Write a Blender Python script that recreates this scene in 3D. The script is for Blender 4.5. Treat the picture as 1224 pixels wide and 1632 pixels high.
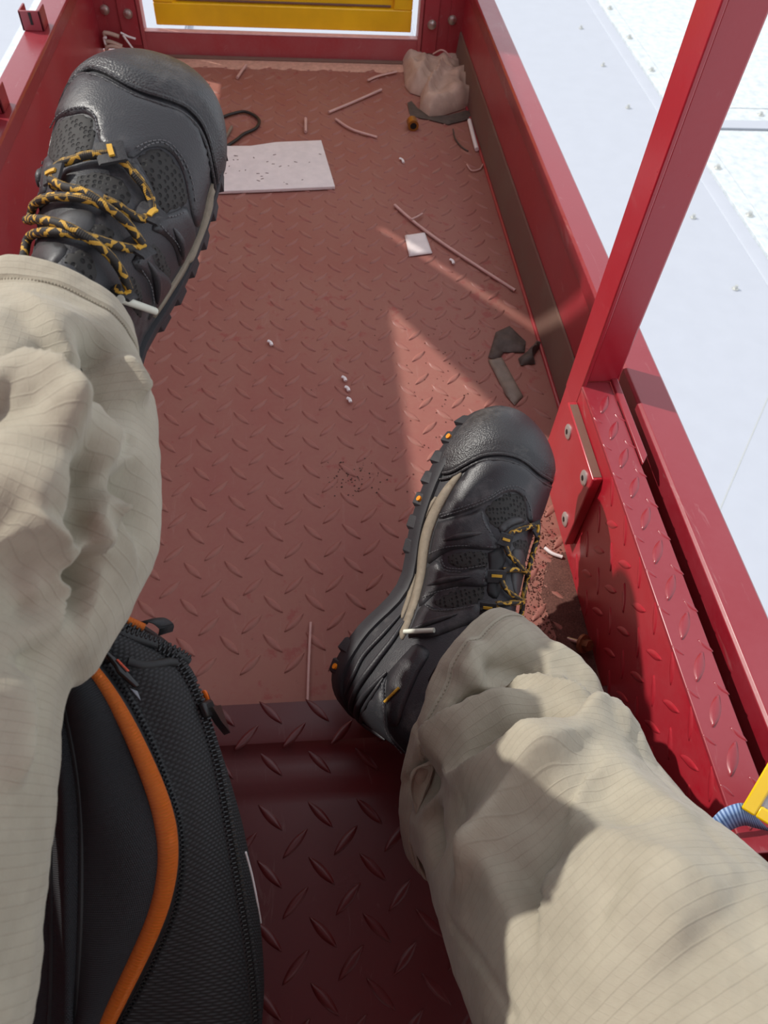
import bpy, bmesh, math, random
import numpy as np
from mathutils import Vector, Matrix, noise as mnoise
from mathutils.bvhtree import BVHTree
from mathutils.geometry import delaunay_2d_cdt

# ---------------------------------------------------------------- reset
for _o in list(bpy.data.objects): bpy.data.objects.remove(_o)
SC = bpy.context.scene
COL = SC.collection
rng = random.Random(7)

# ---------------------------------------------------------------- camera
# the basket's frame: X right, Y along the basket, Z up; the phone is held 0.70 m over the floor
F = 1180.0; CAMH = 0.70
_d = np.array([-153., -1560., 1180.]); _d /= np.linalg.norm(_d)
_p = np.array([-162., -758., 1180.]); _b = np.array([1., .03, 0.])
_e = _b - _p * (_b @ _d) / (_p @ _d); _e /= np.linalg.norm(_e)
_g = np.cross(_d, _e)
CAM = np.array([0., 0., CAMH])
cam_d = bpy.data.cameras.new('camera'); cam = bpy.data.objects.new('camera', cam_d); COL.objects.link(cam)
cam_d.sensor_width = 36.0; cam_d.lens = F / 1632.0 * 36.0; cam_d.clip_start = 0.02; cam_d.clip_end = 200
def _c2w(c): return Vector((float(c @ _e), float(c @ _d), float(-(c @ _g))))
_r = _c2w(np.array([1., 0, 0])); _u = _c2w(np.array([0, -1., 0])); _f = _c2w(np.array([0, 0, 1.]))
cam.matrix_world = Matrix(((_r.x, _u.x, -_f.x, 0), (_r.y, _u.y, -_f.y, 0), (_r.z, _u.z, -_f.z, CAMH), (0, 0, 0, 1)))
cam_d.dof.use_dof = True; cam_d.dof.focus_distance = 0.62; cam_d.dof.aperture_fstop = 18.0
SC.camera = cam

# ---------------------------------------------------------------- sky, sun, exposure
wd = bpy.data.worlds.new('sky'); SC.world = wd; wd.use_nodes = True
_bg = wd.node_tree.nodes['Background']
_bg.inputs['Color'].default_value = (0.86, 0.92, 1.0, 1); _bg.inputs['Strength'].default_value = 1.12
sun_d = bpy.data.lights.new('sun', 'SUN'); sun_d.energy = 3.6; sun_d.angle = math.radians(0.9); sun_d.color = (1.0, 0.955, 0.88)
sun = bpy.data.objects.new('sun', sun_d); COL.objects.link(sun)
SUN_TRAVEL = Vector((0.67, -0.31, -0.68))
sun.rotation_euler = SUN_TRAVEL.to_track_quat('-Z', 'Y').to_euler(); sun.location = (-2, 2, 3)
SC.view_settings.view_transform = 'Standard'; SC.view_settings.look = 'None'
SC.view_settings.gamma = 1.0; SC.view_settings.use_curve_mapping = False
SC.view_settings.exposure = 0.0

# ---------------------------------------------------------------- measuring helpers (photo point + a known plane -> place in the basket)
def ray(u, v):
    r = np.array([u - 612., v - 816., F]); return np.array([r @ _e, r @ _d, -(r @ _g)])
def at_z(u, v, z=0.): r = ray(u, v); return CAM + r * ((z - CAMH) / r[2])
def at_x(u, v, x): r = ray(u, v); return CAM + r * (x / r[0])
def at_y(u, v, y): r = ray(u, v); return CAM + r * (y / r[1])
def at_d(u, v, dep): return CAM + ray(u, v) / F * dep
def zp(lst, x0, y0, s): return [(x0 + a * s, y0 + b * s) for a, b in lst]

# ---------------------------------------------------------------- materials
MATS = {}
def srgb(r, g, b):
    f = lambda c: (c / 12.92 if c <= .04045 else ((c + .055) / 1.055) ** 2.4)
    return (f(r / 255.), f(g / 255.), f(b / 255.), 1)
class NT:
    def __init__(s, name):
        m = bpy.data.materials.new(name); m.use_nodes = True; s.m = m; s.t = m.node_tree; s.b = s.t.nodes['Principled BSDF']
        s.co = s.t.nodes.new('ShaderNodeTexCoord'); MATS[name] = m
    def n(s, k, **kw):
        x = s.t.nodes.new(k)
        for a, v in kw.items(): setattr(x, a, v)
        return x
    def l(s, a, b): s.t.links.new(a, b)
    def mapping(s, out='Object', scale=(1, 1, 1), rot=(0, 0, 0), loc=(0, 0, 0)):
        mp = s.n('ShaderNodeMapping'); s.l(s.co.outputs[out], mp.inputs['Vector'])
        mp.inputs['Scale'].default_value = scale; mp.inputs['Rotation'].default_value = rot; mp.inputs['Location'].default_value = loc
        return mp.outputs['Vector']
    def noise(s, scale, detail=4, rough=.55, vec=None, out='Object', dist=0):
        x = s.n('ShaderNodeTexNoise'); x.inputs['Scale'].default_value = scale; x.inputs['Detail'].default_value = detail
        x.inputs['Roughness'].default_value = rough; x.inputs['Distortion'].default_value = dist
        s.l(vec if vec is not None else s.co.outputs[out], x.inputs['Vector']); return x.outputs['Fac']
    def ramp(s, fac, stops, interp='LINEAR'):
        x = s.n('ShaderNodeValToRGB'); s.l(fac, x.inputs['Fac']); x.color_ramp.interpolation = interp
        el = x.color_ramp.elements
        while len(el) < len(stops): el.new(.5)
        for e_, (p, c) in zip(el, stops): e_.position = p; e_.color = c if isinstance(c, tuple) else (c, c, c, 1)
        return x.outputs['Color']
    def mix(s, fac, a, b, blend='MIX'):
        x = s.n('ShaderNodeMix', data_type='RGBA', blend_type=blend)
        for sock, v in ((x.inputs[0], fac), (x.inputs[6], a), (x.inputs[7], b)):
            if isinstance(v, (tuple, float, int)): sock.default_value = v
            else: s.l(v, sock)
        return x.outputs[2]
    def math(s, op, a, b=0.):
        x = s.n('ShaderNodeMath', operation=op)
        for sock, v in ((x.inputs[0], a), (x.inputs[1], b)):
            if isinstance(v, (float, int)): sock.default_value = v
            else: s.l(v, sock)
        return x.outputs[0]
    def bump(s, h, strength=.3, dist=.001, prev=None):
        x = s.n('ShaderNodeBump'); x.inputs['Strength'].default_value = strength; x.inputs['Distance'].default_value = dist
        s.l(h, x.inputs['Height'])
        if prev is not None: s.l(prev, x.inputs['Normal'])
        return x.outputs['Normal']
    def set(s, **kw):
        for k, v in kw.items():
            sock = s.b.inputs[k]
            if isinstance(v, (float, int)): sock.default_value = v
            elif isinstance(v, tuple): sock.default_value = v
            else: s.l(v, sock)
        return s.m

def m_plain(name, c, rough=.5, metal=0., noise=0., nscale=60, bump=0., bscale=300, spec=None, coat=0.):
    t = NT(name)
    col = c
    if noise: col = t.mix(t.ramp(t.noise(nscale), [(.3, 0.), (.7, 1.)]), tuple(x * (1 - noise) for x in c[:3]) + (1,), tuple(min(1, x * (1 + noise)) for x in c[:3]) + (1,))
    kw = {'Base Color': col, 'Roughness': float(rough), 'Metallic': float(metal)}
    if bump: kw['Normal'] = t.bump(t.noise(bscale, 3), bump, .0006)
    if spec is not None: kw['Specular IOR Level'] = float(spec)
    if coat: kw['Coat Weight'] = float(coat); kw['Coat Roughness'] = .15
    return t.set(**kw)

def m_red(name, base, dust, damt, rough=.32, coat=.3, scale=9., scratch=.4, spots=None):
    # painted steel with dust (sky sheen too on rail and post) lying in patches and fine pale scuffs
    t = NT(name)
    big = t.noise(scale, 6, .6); fine = t.noise(170, 3, .6)
    f = t.math('ADD', t.math('MULTIPLY', big, .8), t.math('MULTIPLY', fine, .2))
    dm = t.ramp(f, [(.5 - .32 * damt - .12, 0.), (.62 - .2 * damt + .1, 1.)])
    dm = t.math('MULTIPLY', dm, min(1., .25 + damt))
    col = t.mix(dm, base, dust)
    st = t.noise(30, 4, .7, vec=t.mapping('Object', (2.2, .35, 1), (0, 0, .5)), dist=1.5)
    sm = t.math('MULTIPLY', t.ramp(st, [(.62, 0.), (.74, 1.)]), scratch)
    col = t.mix(sm, col, tuple(min(1, .55 * x + .45 * y) for x, y in zip(dust[:3], (.62, .45, .42))) + (1,))
    if spots:
        sp = t.ramp(t.math('MULTIPLY', t.noise(44, 4, .65), t.math('ADD', t.noise(5, 2), .55)), [(.64, 0.), (.74, 1.)])
        col = t.mix(t.math('MULTIPLY', sp, .38), col, spots)
        dk = t.ramp(t.noise(60, 4, .7, vec=t.mapping('Object', (1, 1, 1), (0, 0, 0), (3, 7, 0))), [(.66, 0.), (.72, 1.)])
        col = t.mix(t.math('MULTIPLY', dk, .35), col, srgb(74, 46, 42))
    ro = t.math('ADD', t.math('MULTIPLY', dm, .4), rough)
    return t.set(**{'Base Color': col, 'Roughness': ro, 'Coat Weight': float(coat), 'Coat Roughness': .25, 'Normal': t.bump(t.noise(220, 3), .12, .0006)})

m_red('floor_paint', srgb(136, 52, 50), srgb(150, 99, 87), .85, .42, .1, 5., .22, srgb(140, 26, 38))
m_red('lug_paint', srgb(140, 58, 55), srgb(154, 104, 92), .75, .38, .12, 14., .15)
m_red('near_plate_shaded', srgb(88, 8, 14), srgb(84, 30, 28), .35, .36, .25, 6., .2)  # less dusty red, darkened further for the shade of the sitter
m_red('near_lug_shaded', srgb(92, 10, 16), srgb(92, 38, 34), .35, .36, .25, 14., .2)  # same shade darkening for the near plate's lugs
m_red('wall_paint', srgb(160, 16, 38), srgb(160, 84, 86), .28, .33, .3, 7., .45)
m_red('rail_paint', srgb(136, 12, 30), srgb(146, 56, 66), .35, .26, .55, 10., .4)  # pinkish patch tone stands for sky sheen as well as dust
m_red('panel_paint', srgb(172, 12, 36), srgb(172, 78, 84), .22, .26, .5, 12., .5)
m_red('post_paint', srgb(168, 12, 34), srgb(168, 62, 74), .22, .24, .55, 6., .12)  # pink patches put the sky's reflection into the colour
m_red('sill_paint', srgb(165, 30, 42), srgb(176, 104, 104), .45, .35, .3, 9., .3)
m_red('dirt_strip', srgb(116, 66, 60), srgb(118, 92, 80), .7, .7, .0, 10., .1)
m_plain('yellow_paint', srgb(246, 192, 24), .35, 0, .12, 12, .08, 150, coat=.3)
m_plain('white_panel', srgb(174, 177, 186), .42, 0, .02, 3)
def m_sheet():
    t = NT('galvanised_sheet')
    f = t.noise(7, 6, .65); v = t.n('ShaderNodeTexVoronoi'); v.inputs['Scale'].default_value = 40; t.l(t.co.outputs['Object'], v.inputs['Vector'])
    c = t.mix(t.ramp(f, [(.35, 0.), (.65, 1.)]), srgb(196, 202, 204), srgb(224, 228, 230))
    return t.set(**{'Base Color': c, 'Roughness': .45, 'Metallic': .35, 'Normal': t.bump(v.outputs['Distance'], .15, .003)})
m_sheet()
m_plain('steel', srgb(196, 192, 184), .3, .9, .1, 80)
m_plain('zinc', srgb(205, 205, 200), .38, .7)
m_plain('socket_black', srgb(18, 16, 16), .6)
m_plain('brass', srgb(176, 128, 62), .4, .8, .15, 200)
m_plain('rust_steel', srgb(150, 98, 70), .5, .5, .25, 300)
m_plain('foam_white', srgb(226, 216, 214), .75, 0, .06, 60, .2, 200)
m_plain('paper_white', srgb(214, 196, 188), .6, 0, .12, 90)
m_plain('tie_plastic', srgb(200, 160, 152), .5, 0, .08, 60)
m_plain('tie_white', srgb(232, 226, 226), .45)
m_plain('wire_black', srgb(38, 32, 30), .55)
m_plain('rag_cloth', srgb(188, 160, 144), .9, 0, .14, 40, .6, 500)
m_plain('grey_tape', srgb(122, 108, 96), .55, 0, .2, 60)
m_plain('dark_scrap', srgb(78, 66, 60), .7, 0, .3, 90)
m_plain('soil', srgb(96, 62, 54), .95, 0, .35, 500)
m_plain('grit_light', srgb(150, 108, 96), .95, 0, .3, 500)
m_plain('sun_strip_tone', srgb(196, 150, 132), .95, 0, .15, 120, .8, 260)  # pale tone of the sunlit strip at the far sill
m_plain('sunlit_edge', srgb(226, 176, 176), .4, 0, .1, 60)
# shoes
def m_leather(name, c, rough, bs, bst):
    t = NT(name)
    dust = t.ramp(t.noise(26, 6, .7), [(.52, 0.), (.8, 1.)])
    v = t.n('ShaderNodeTexVoronoi'); v.inputs['Scale'].default_value = bs; t.l(t.co.outputs['Object'], v.inputs['Vector'])
    col = t.mix(t.math('MULTIPLY', dust, .5), c, srgb(124, 121, 118))
    return t.set(**{'Base Color': col, 'Roughness': t.math('ADD', t.math('MULTIPLY', dust, .2), rough), 'Normal': t.bump(v.outputs['Distance'], bst, .0006)})
m_leather('leather', srgb(46, 46, 49), .42, 900, .22)
m_leather('toe_rubber', srgb(46, 46, 48), .42, 700, .5)
m_leather('heel_rubber', srgb(42, 43, 47), .5, 900, .2)
def m_mesh(name, c1, c2, sc):
    t = NT(name)
    v = t.n('ShaderNodeTexVoronoi'); v.inputs['Scale'].default_value = sc; v.inputs['Randomness'].default_value = .25
    t.l(t.mapping('Object', (1, .8, 1)), v.inputs['Vector'])
    f = t.ramp(v.outputs['Distance'], [(.25, 0.), (.42, 1.)])
    return t.set(**{'Base Color': t.mix(f, c1, c2), 'Roughness': .75, 'Normal': t.bump(f, .9, .0012)})
m_mesh('shoe_mesh', srgb(8, 8, 8), srgb(44, 43, 41), 300)
m_plain('tongue_leather', srgb(58, 58, 59), .5, 0, .1, 120, .2, 600)
m_plain('webbing', srgb(46, 46, 48), .7, 0, .2, 500, .5, 900)
m_plain('midsole_tan', srgb(132, 122, 106), .75, 0, .1, 200, .6, 1200)
m_plain('outsole', srgb(40, 41, 45), .6, 0, .15, 80, .3, 800)
m_plain('orange_dot', srgb(236, 140, 20), .5)
m_plain('stitch', srgb(96, 96, 98), .7)
m_plain('yellow_stitch', srgb(206, 160, 50), .6)
m_plain('aglet', srgb(216, 220, 205), .35)
def m_lace():
    t = NT('lace_cord')
    sep = t.n('ShaderNodeSeparateXYZ'); t.l(t.co.outputs['UV'], sep.inputs[0])
    # UV.x runs along the cord in metres, UV.y around it
    a = t.math('ADD', t.math('MULTIPLY', sep.outputs[0], 95.), t.math('MULTIPLY', sep.outputs[1], 2.))
    b = t.math('SUBTRACT', t.math('MULTIPLY', sep.outputs[0], 95.), t.math('MULTIPLY', sep.outputs[1], 2.))
    fa = t.math('FRACT', a); fb = t.math('FRACT', b)
    m1 = t.math('GREATER_THAN', fa, .66); m2 = t.math('GREATER_THAN', fb, .72)
    seg = t.math('GREATER_THAN', t.math('FRACT', t.math('ADD', t.math('MULTIPLY', sep.outputs[0], 62.), t.math('MULTIPLY', t.math('GREATER_THAN', t.math('FRACT', t.math('MULTIPLY', sep.outputs[1], 2.)), .5), .5))), .42)
    mm = t.math('MULTIPLY', t.math('MAXIMUM', m1, m2), seg)
    st = t.math('FRACT', t.math('MULTIPLY', sep.outputs[0], 900.))
    col = t.mix(mm, srgb(40, 37, 33), srgb(196, 152, 54))
    return t.set(**{'Base Color': col, 'Roughness': .7, 'Normal': t.bump(t.math('PINGPONG', st, .5), .5, .0005)})
m_lace()
# trousers: ripstop cloth, a woven grid of slightly raised threads
def m_trouser():
    t = NT('ripstop_cloth')
    sep = t.n('ShaderNodeSeparateXYZ'); t.l(t.co.outputs['UV'], sep.inputs[0])
    def line(o, fr, w):
        f = t.math('FRACT', t.math('MULTIPLY', o, fr)); return t.math('SUBTRACT', 1., t.math('MINIMUM', t.math('DIVIDE', t.math('PINGPONG', f, .5), w), 1.))
    g1 = line(sep.outputs[0], 250., .10); g2 = line(sep.outputs[1], 250., .08)
    grid = t.math('MAXIMUM', g1, t.math('MULTIPLY', g2, .35))
    wv = t.noise(1400, 2, .5, out='UV')
    wear = t.ramp(t.noise(24, 5, .6), [(.35, 0.), (.7, 1.)])
    col = t.mix(wear, srgb(150, 143, 126), srgb(168, 161, 143))
    col = t.mix(t.math('MULTIPLY', grid, .13), col, srgb(120, 113, 96))
    n1 = t.bump(wv, .25, .0005); n2 = t.bump(grid, .35, .0006, n1)
    nz = t.bump(t.noise(55, 4, .6), .25, .003, n2)
    return t.set(**{'Base Color': col, 'Roughness': .85, 'Sheen Weight': .15, 'Normal': nz})
m_trouser()
# backpack
def m_weave(name, c1, c2, fx, fy, rough=.75):
    t = NT(name)
    sep = t.n('ShaderNodeSeparateXYZ'); t.l(t.co.outputs['UV'], sep.inputs[0])
    f1 = t.math('PINGPONG', t.math('FRACT', t.math('MULTIPLY', sep.outputs[0], fx)), .5)
    yy = t.math('ADD', t.math('MULTIPLY', sep.outputs[1], fy), t.math('MULTIPLY', t.math('FLOOR', t.math('MULTIPLY', sep.outputs[0], fx)), .5))
    f2 = t.math('PINGPONG', t.math('FRACT', yy), .5)
    f = t.math('MULTIPLY', t.math('MULTIPLY', f1, f2), 4.)
    return t.set(**{'Base Color': t.mix(f, c1, c2), 'Roughness': rough, 'Normal': t.bump(f, .7, .001)})
m_weave('bag_mesh', srgb(16, 16, 17), srgb(64, 65, 68), 520., 260.)
m_weave('bag_fabric', srgb(34, 36, 40), srgb(48, 50, 55), 900., 900.)
m_weave('bag_piping', srgb(220, 100, 18), srgb(250, 146, 40), 600., 500., .55)
m_plain('bag_grey', srgb(128, 132, 140), .5, 0, .1, 300)
m_plain('bag_black', srgb(26, 27, 29), .6, 0, .2, 200)
m_plain('bag_gloss', srgb(22, 22, 24), .28)
m_plain('zip_black', srgb(34, 34, 36), .32, .2)
m_plain('puller_red', srgb(190, 74, 48), .6, 0, .2, 700)
m_plain('lanyard_blue', srgb(96, 128, 178), .6)
def m_lany():
    t = NT('lanyard_weave')
    sep = t.n('ShaderNodeSeparateXYZ'); t.l(t.co.outputs['UV'], sep.inputs[0])
    f = t.math('GREATER_THAN', t.math('FRACT', t.math('MULTIPLY', sep.outputs[0], 330.)), .5)
    return t.set(**{'Base Color': t.mix(f, srgb(78, 108, 158), srgb(150, 178, 218)), 'Roughness': .6})
m_lany()
m_plain('badge_yellow', srgb(240, 196, 8), .3, 0, .04, 40, coat=.3)
m_plain('badge_card', srgb(190, 190, 200), .3, 0, .25, 60)
def m_clear():
    t = NT('badge_window'); return t.set(**{'Base Color': (.95, .95, .98, 1), 'Roughness': .12, 'Transmission Weight': .9, 'IOR': 1.3})
m_clear()

# ---------------------------------------------------------------- object helpers
ORI = {}
def W(o): return ORI.get(o.name, np.zeros(3))
def thing(name, label, cat, loc, group=None, kind=None):
    o = bpy.data.objects.new(name, None); COL.objects.link(o); o.empty_display_size = .02
    o.location = tuple(loc); ORI[o.name] = np.array(loc, float)
    tag(o, label, cat, group, kind); return o
def tag(o, label=None, cat=None, group=None, kind=None):
    if label: o['label'] = label
    if cat: o['category'] = cat
    if group: o['group'] = group
    if kind: o['kind'] = kind
    return o
def mesh(name, V, Fc, mat, parent=None, smooth=True, uv=None, label=None, origin=None, kind=None):
    V = np.asarray(V, float).reshape(-1, 3)
    if origin is None: origin = W(parent) if parent is not None else np.zeros(3)
    origin = np.asarray(origin, float)
    me = bpy.data.meshes.new(name); me.from_pydata((V - origin).tolist(), [], [tuple(int(i) for i in f) for f in Fc]); me.validate(); me.update()
    if smooth: me.polygons.foreach_set('use_smooth', [True] * len(me.polygons))
    if uv is not None:
        ul = me.uv_layers.new(name='UVMap'); li = np.zeros(len(me.loops), int); me.loops.foreach_get('vertex_index', li)
        ul.data.foreach_set('uv', np.asarray(uv, float)[li].ravel())
    if mat: me.materials.append(MATS[mat])
    o = bpy.data.objects.new(name, me); COL.objects.link(o)
    ORI[o.name] = origin
    if parent is not None:
        o.parent = parent; o.location = tuple(origin - W(parent))
    else: o.location = tuple(origin)
    if label: o['label'] = label
    if kind: o['kind'] = kind
    return o
class MB:
    def __init__(s): s.V = []; s.F = []; s.U = []
    def add(s, V, Fc, U=None):
        n = len(s.V); s.V += [tuple(map(float, v)) for v in V]; s.F += [tuple(int(i) + n for i in f) for f in Fc]
        s.U += ([tuple(u) for u in U] if U is not None else [(0, 0)] * len(V)); return s
    def box(s, lo, hi):
        (a, b, c), (d, e, f) = lo, hi
        return s.add([(a, b, c), (d, b, c), (d, e, c), (a, e, c), (a, b, f), (d, b, f), (d, e, f), (a, e, f)],
                     [(0, 3, 2, 1), (4, 5, 6, 7), (0, 1, 5, 4), (1, 2, 6, 5), (2, 3, 7, 6), (3, 0, 4, 7)])
    def prism(s, poly, n):   # planar polygon (3D points) pushed along n
        k = len(poly); P = [np.array(p, float) for p in poly]; Q = [p + np.array(n, float) for p in P]
        return s.add(P + Q, [tuple(range(k))[::-1], tuple(range(k, 2 * k))] + [(i, (i + 1) % k, k + (i + 1) % k, k + i) for i in range(k)])
    def tube(s, pts, r, seg=10, cap=True, uvs=1., flat=None):
        V, Fc, U = tube_geo(pts, r, seg, cap, flat); return s.add(V, Fc, U)
    def obj(s, name, mat, parent=None, smooth=True, bevel=0, label=None, origin=None, kind=None, uv=False, seg=2, auto=True):
        o = mesh(name, s.V, s.F, mat, parent, smooth, s.U if uv else None, label, origin, kind)
        fixn(o)
        if bevel:
            b = o.modifiers.new('bevel', 'BEVEL'); b.width = bevel; b.segments = seg; b.limit_method = 'ANGLE'; b.angle_limit = .6
            b.harden_normals = False
        if smooth and auto: sharp(o, 40)
        return o
def fixn(o):
    bm = bmesh.new(); bm.from_mesh(o.data); bmesh.ops.recalc_face_normals(bm, faces=bm.faces); bm.to_mesh(o.data); bm.free()
def sharp(o, deg=40):
    bm = bmesh.new(); bm.from_mesh(o.data); a = math.radians(deg)
    for e_ in bm.edges:
        if len(e_.link_faces) == 2: e_.smooth = e_.calc_face_angle(0) < a
    bm.to_mesh(o.data); bm.free()
def crom(pts, n):
    P = np.array(pts, float); k = len(P)
    if k < 3: t = np.linspace(0, 1, n)[:, None]; return P[0] * (1 - t) + P[-1] * t
    d_ = np.r_[0, np.cumsum(np.linalg.norm(np.diff(P, axis=0), axis=1) ** .5 + 1e-9)]
    T = np.linspace(0, d_[-1], n); out = []
    m = np.zeros_like(P)
    for i in range(k):
        if i == 0: m[i] = (P[1] - P[0]) / (d_[1] - d_[0])
        elif i == k - 1: m[i] = (P[-1] - P[-2]) / (d_[-1] - d_[-2])
        else: m[i] = ((P[i + 1] - P[i]) / (d_[i + 1] - d_[i]) * (d_[i] - d_[i - 1]) + (P[i] - P[i - 1]) / (d_[i] - d_[i - 1]) * (d_[i + 1] - d_[i])) / (d_[i + 1] - d_[i - 1])
    for t in T:
        i = min(max(np.searchsorted(d_, t) - 1, 0), k - 2); h = d_[i + 1] - d_[i]; x = (t - d_[i]) / h
        out.append((2 * x**3 - 3 * x**2 + 1) * P[i] + (x**3 - 2 * x**2 + x) * h * m[i] + (-2 * x**3 + 3 * x**2) * P[i + 1] + (x**3 - x**2) * h * m[i + 1])
    return np.array(out)
def frames(P, up=None):
    P = np.asarray(P, float); T = np.gradient(P, axis=0); T /= np.linalg.norm(T, axis=1)[:, None] + 1e-12
    N = np.zeros_like(P); a = np.array([0, 0, 1.]) if up is None else np.array(up, float)
    if abs(a @ T[0]) > .95: a = np.array([1., 0, 0])
    n = a - T[0] * (a @ T[0]); n /= np.linalg.norm(n); N[0] = n
    for i in range(1, len(P)):
        n = N[i - 1] - T[i] * (N[i - 1] @ T[i]); N[i] = n / (np.linalg.norm(n) + 1e-12)
    return T, N, np.cross(T, N)
def tube_geo(pts, r, seg=10, cap=True, flat=None, up=None):
    P = np.asarray(pts, float); k = len(P); T, N, B = frames(P, up); R = np.full(k, r) if np.isscalar(r) else np.asarray(r)
    a = np.linspace(0, 2 * np.pi, seg, endpoint=False); V = []; U = []; Fc = []
    s = np.r_[0, np.cumsum(np.linalg.norm(np.diff(P, axis=0), axis=1))]
    fl = 1. if flat is None else flat
    for i in range(k):
        for j in range(seg):
            V.append(P[i] + R[i] * (np.cos(a[j]) * N[i] * fl + np.sin(a[j]) * B[i])); U.append((s[i], j / seg))
    for i in range(k - 1):
        for j in range(seg): Fc.append((i * seg + j, i * seg + (j + 1) % seg, (i + 1) * seg + (j + 1) % seg, (i + 1) * seg + j))
    if cap: Fc += [tuple(range(seg))[::-1], tuple(range((k - 1) * seg, k * seg))]
    return V, Fc, U
def copy_to(o, parent, loc, rot=None, name=None):
    c = o.copy(); COL.objects.link(c)
    if parent is not None: c.parent = parent
    c.location = tuple(loc)
    if rot is not None: c.rotation_euler = rot
    return c
def nz(p, s, seed=0): return mnoise.noise(Vector((p[0] * s + seed, p[1] * s - seed * 1.7, p[2] * s + seed * .3)))

# ================================================================ STRUCTURE
ZR = .166                      # height of the side rails
YF = 1.782                     # far end of the basket
XR, XL = .343, -.423           # inner faces of the side walls
EDGE_Y = .292                  # where the near plate's raised lip begins (at lip height)
LIP = .0145

# --- main floor plate
floor = MB().box((XL - .03, -.75, -.008), (XR + .02, YF + .03, 0)).obj('floor', 'floor_paint', smooth=False, origin=(0, 1, 0)); tag(floor, kind='structure')
floor['label'] = 'dusty red tread plate floor of the basket'

# a raised tread lug: a pointed lens with a sloping rim
def lug_data(name, L, Wd, Hh, mat, n=10):
    V = []; Fc = []
    ring = []
    for k in range(2 * n):
        t = k / n
        x = -L / 2 + L * (t if t <= 1 else 2 - t); sgn = 1 if t <= 1 else -1
        w = Wd / 2 * math.sin(math.pi * max(0, min(1, (x + L / 2) / L))) ** .8 * sgn
        ring.append((x, w))
    V += [(x, y, -.0003) for x, y in ring]; V += [(x * .95, y * .55, Hh * .85) for x, y in ring]; V += [(x * .8, y * .15, Hh) for x, y in ring]
    k = 2 * n
    for a in (0, k):
        for i in range(k): Fc.append((a + i, a + k + i, a + k + (i + 1) % k, a + (i + 1) % k)[::-1])
    Fc.append(tuple(range(2 * k, 3 * k))[::-1])
    me = bpy.data.meshes.new(name); me.from_pydata(V, [], Fc); me.validate(); me.update()
    me.polygons.foreach_set('use_smooth', [True] * len(me.polygons)); me.materials.append(MATS[mat])
    bm = bmesh.new(); bm.from_mesh(me); bmesh.ops.recalc_face_normals(bm, faces=bm.faces); bm.to_mesh(me); bm.free()
    return me
LUG = lug_data('tread_lug', .031, .0095, .0017, 'lug_paint')
LUGN = lug_data('tread_lug_near', .033, .0085, .0015, 'near_lug_shaded')
LUGP = lug_data('tread_lug_panel', .030, .009, .0010, 'panel_paint')
def lug_obj(me, parent, M):
    o = bpy.data.objects.new('tread_lug', me); COL.objects.link(o); o.parent = parent
    o.matrix_local = Matrix.Translation(-Vector(W(parent))) @ M; return o
def lug_join(name, me, mats, mat, parent):
    base = np.array([v.co[:] for v in me.vertices]); pol = [tuple(p.vertices) for p in me.polygons]; b = MB()
    for M in mats:
        A = np.array(M); b.add(base @ A[:3, :3].T + A[:3, 3], pol)
    return mesh(name, b.V, b.F, mat, parent, True, kind='stuff')
PX, PY = .0444, .0466; X0, Y0 = -.093, .5032
def lattice(x0, x1, y0, y1, ph=0.):
    out = []
    for i in range(-20, 21):
        for j in range(-14, 40):
            for k, a in ((0, -1), (1, 1)):
                x = X0 + (i + .5 * k) * PX; y = Y0 + (j + .5 * k) * PY + ph
                if x0 < x < x1 and y0 < y < y1: out.append((x, y, a * math.radians(47)))
    return out
L_ = sorted(lattice(XL + .02, XR - .015, EDGE_Y + .035, YF - .02), key=lambda q: q[1])
Ms = [Matrix.Translation((x, y, 0)) @ Matrix.Rotation(a, 4, 'Z') for x, y, a in L_]
vis = [M for M in Ms if M.translation.x > -.2]           # the left strip lies under the raised leg and bag
near = vis[:300]; ids = set(id(m) for m in near)
for M in near: lug_obj(LUG, floor, M)
lug_join('tread_pattern', LUG, [M for M in Ms if id(M) not in ids], 'lug_paint', floor)

# --- near plate with its folded lip, overlapping the main floor
def profile_y(y):   # height of the near plate along Y
    return np.interp(y, [-.8, .205, .216, .222, .243, .249, .254, .292], [.003, .003, .0055, .0065, .0065, .010, LIP, LIP])
ys = [-.74, .0, .200, .205, .209, .213, .217, .222, .232, .241, .245, .249, .253, .257, .275, .288, .292]
b = MB(); xs = np.linspace(-.42, .300, 10); n = len(xs)
for y in ys:
    for x in xs: b.V.append((x, y, float(profile_y(y)) + .0006 * nz((x, y, 0), 9, 3))); b.U.append((0, 0))
for x in xs: b.V.append((x, .292, .001)); b.U.append((0, 0))
for j in range(len(ys)):
    for i in range(n - 1): b.F.append((j * n + i, j * n + i + 1, (j + 1) * n + i + 1, (j + 1) * n + i))
step = b.obj('trim_1', 'near_plate_shaded', None, True, 0, origin=(0, .2, 0)); tag(step, 'red tread plate in shade-darkened paint with folded lip overlapping the floor', kind='structure')
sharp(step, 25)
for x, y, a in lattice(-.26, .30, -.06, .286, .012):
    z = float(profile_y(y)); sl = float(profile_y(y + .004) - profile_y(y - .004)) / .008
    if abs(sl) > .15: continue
    lug_obj(LUGN, step, Matrix.Translation((x, y, z)) @ Matrix.Rotation(math.atan(sl), 4, 'X') @ Matrix.Rotation(a, 4, 'Z'))

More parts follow.
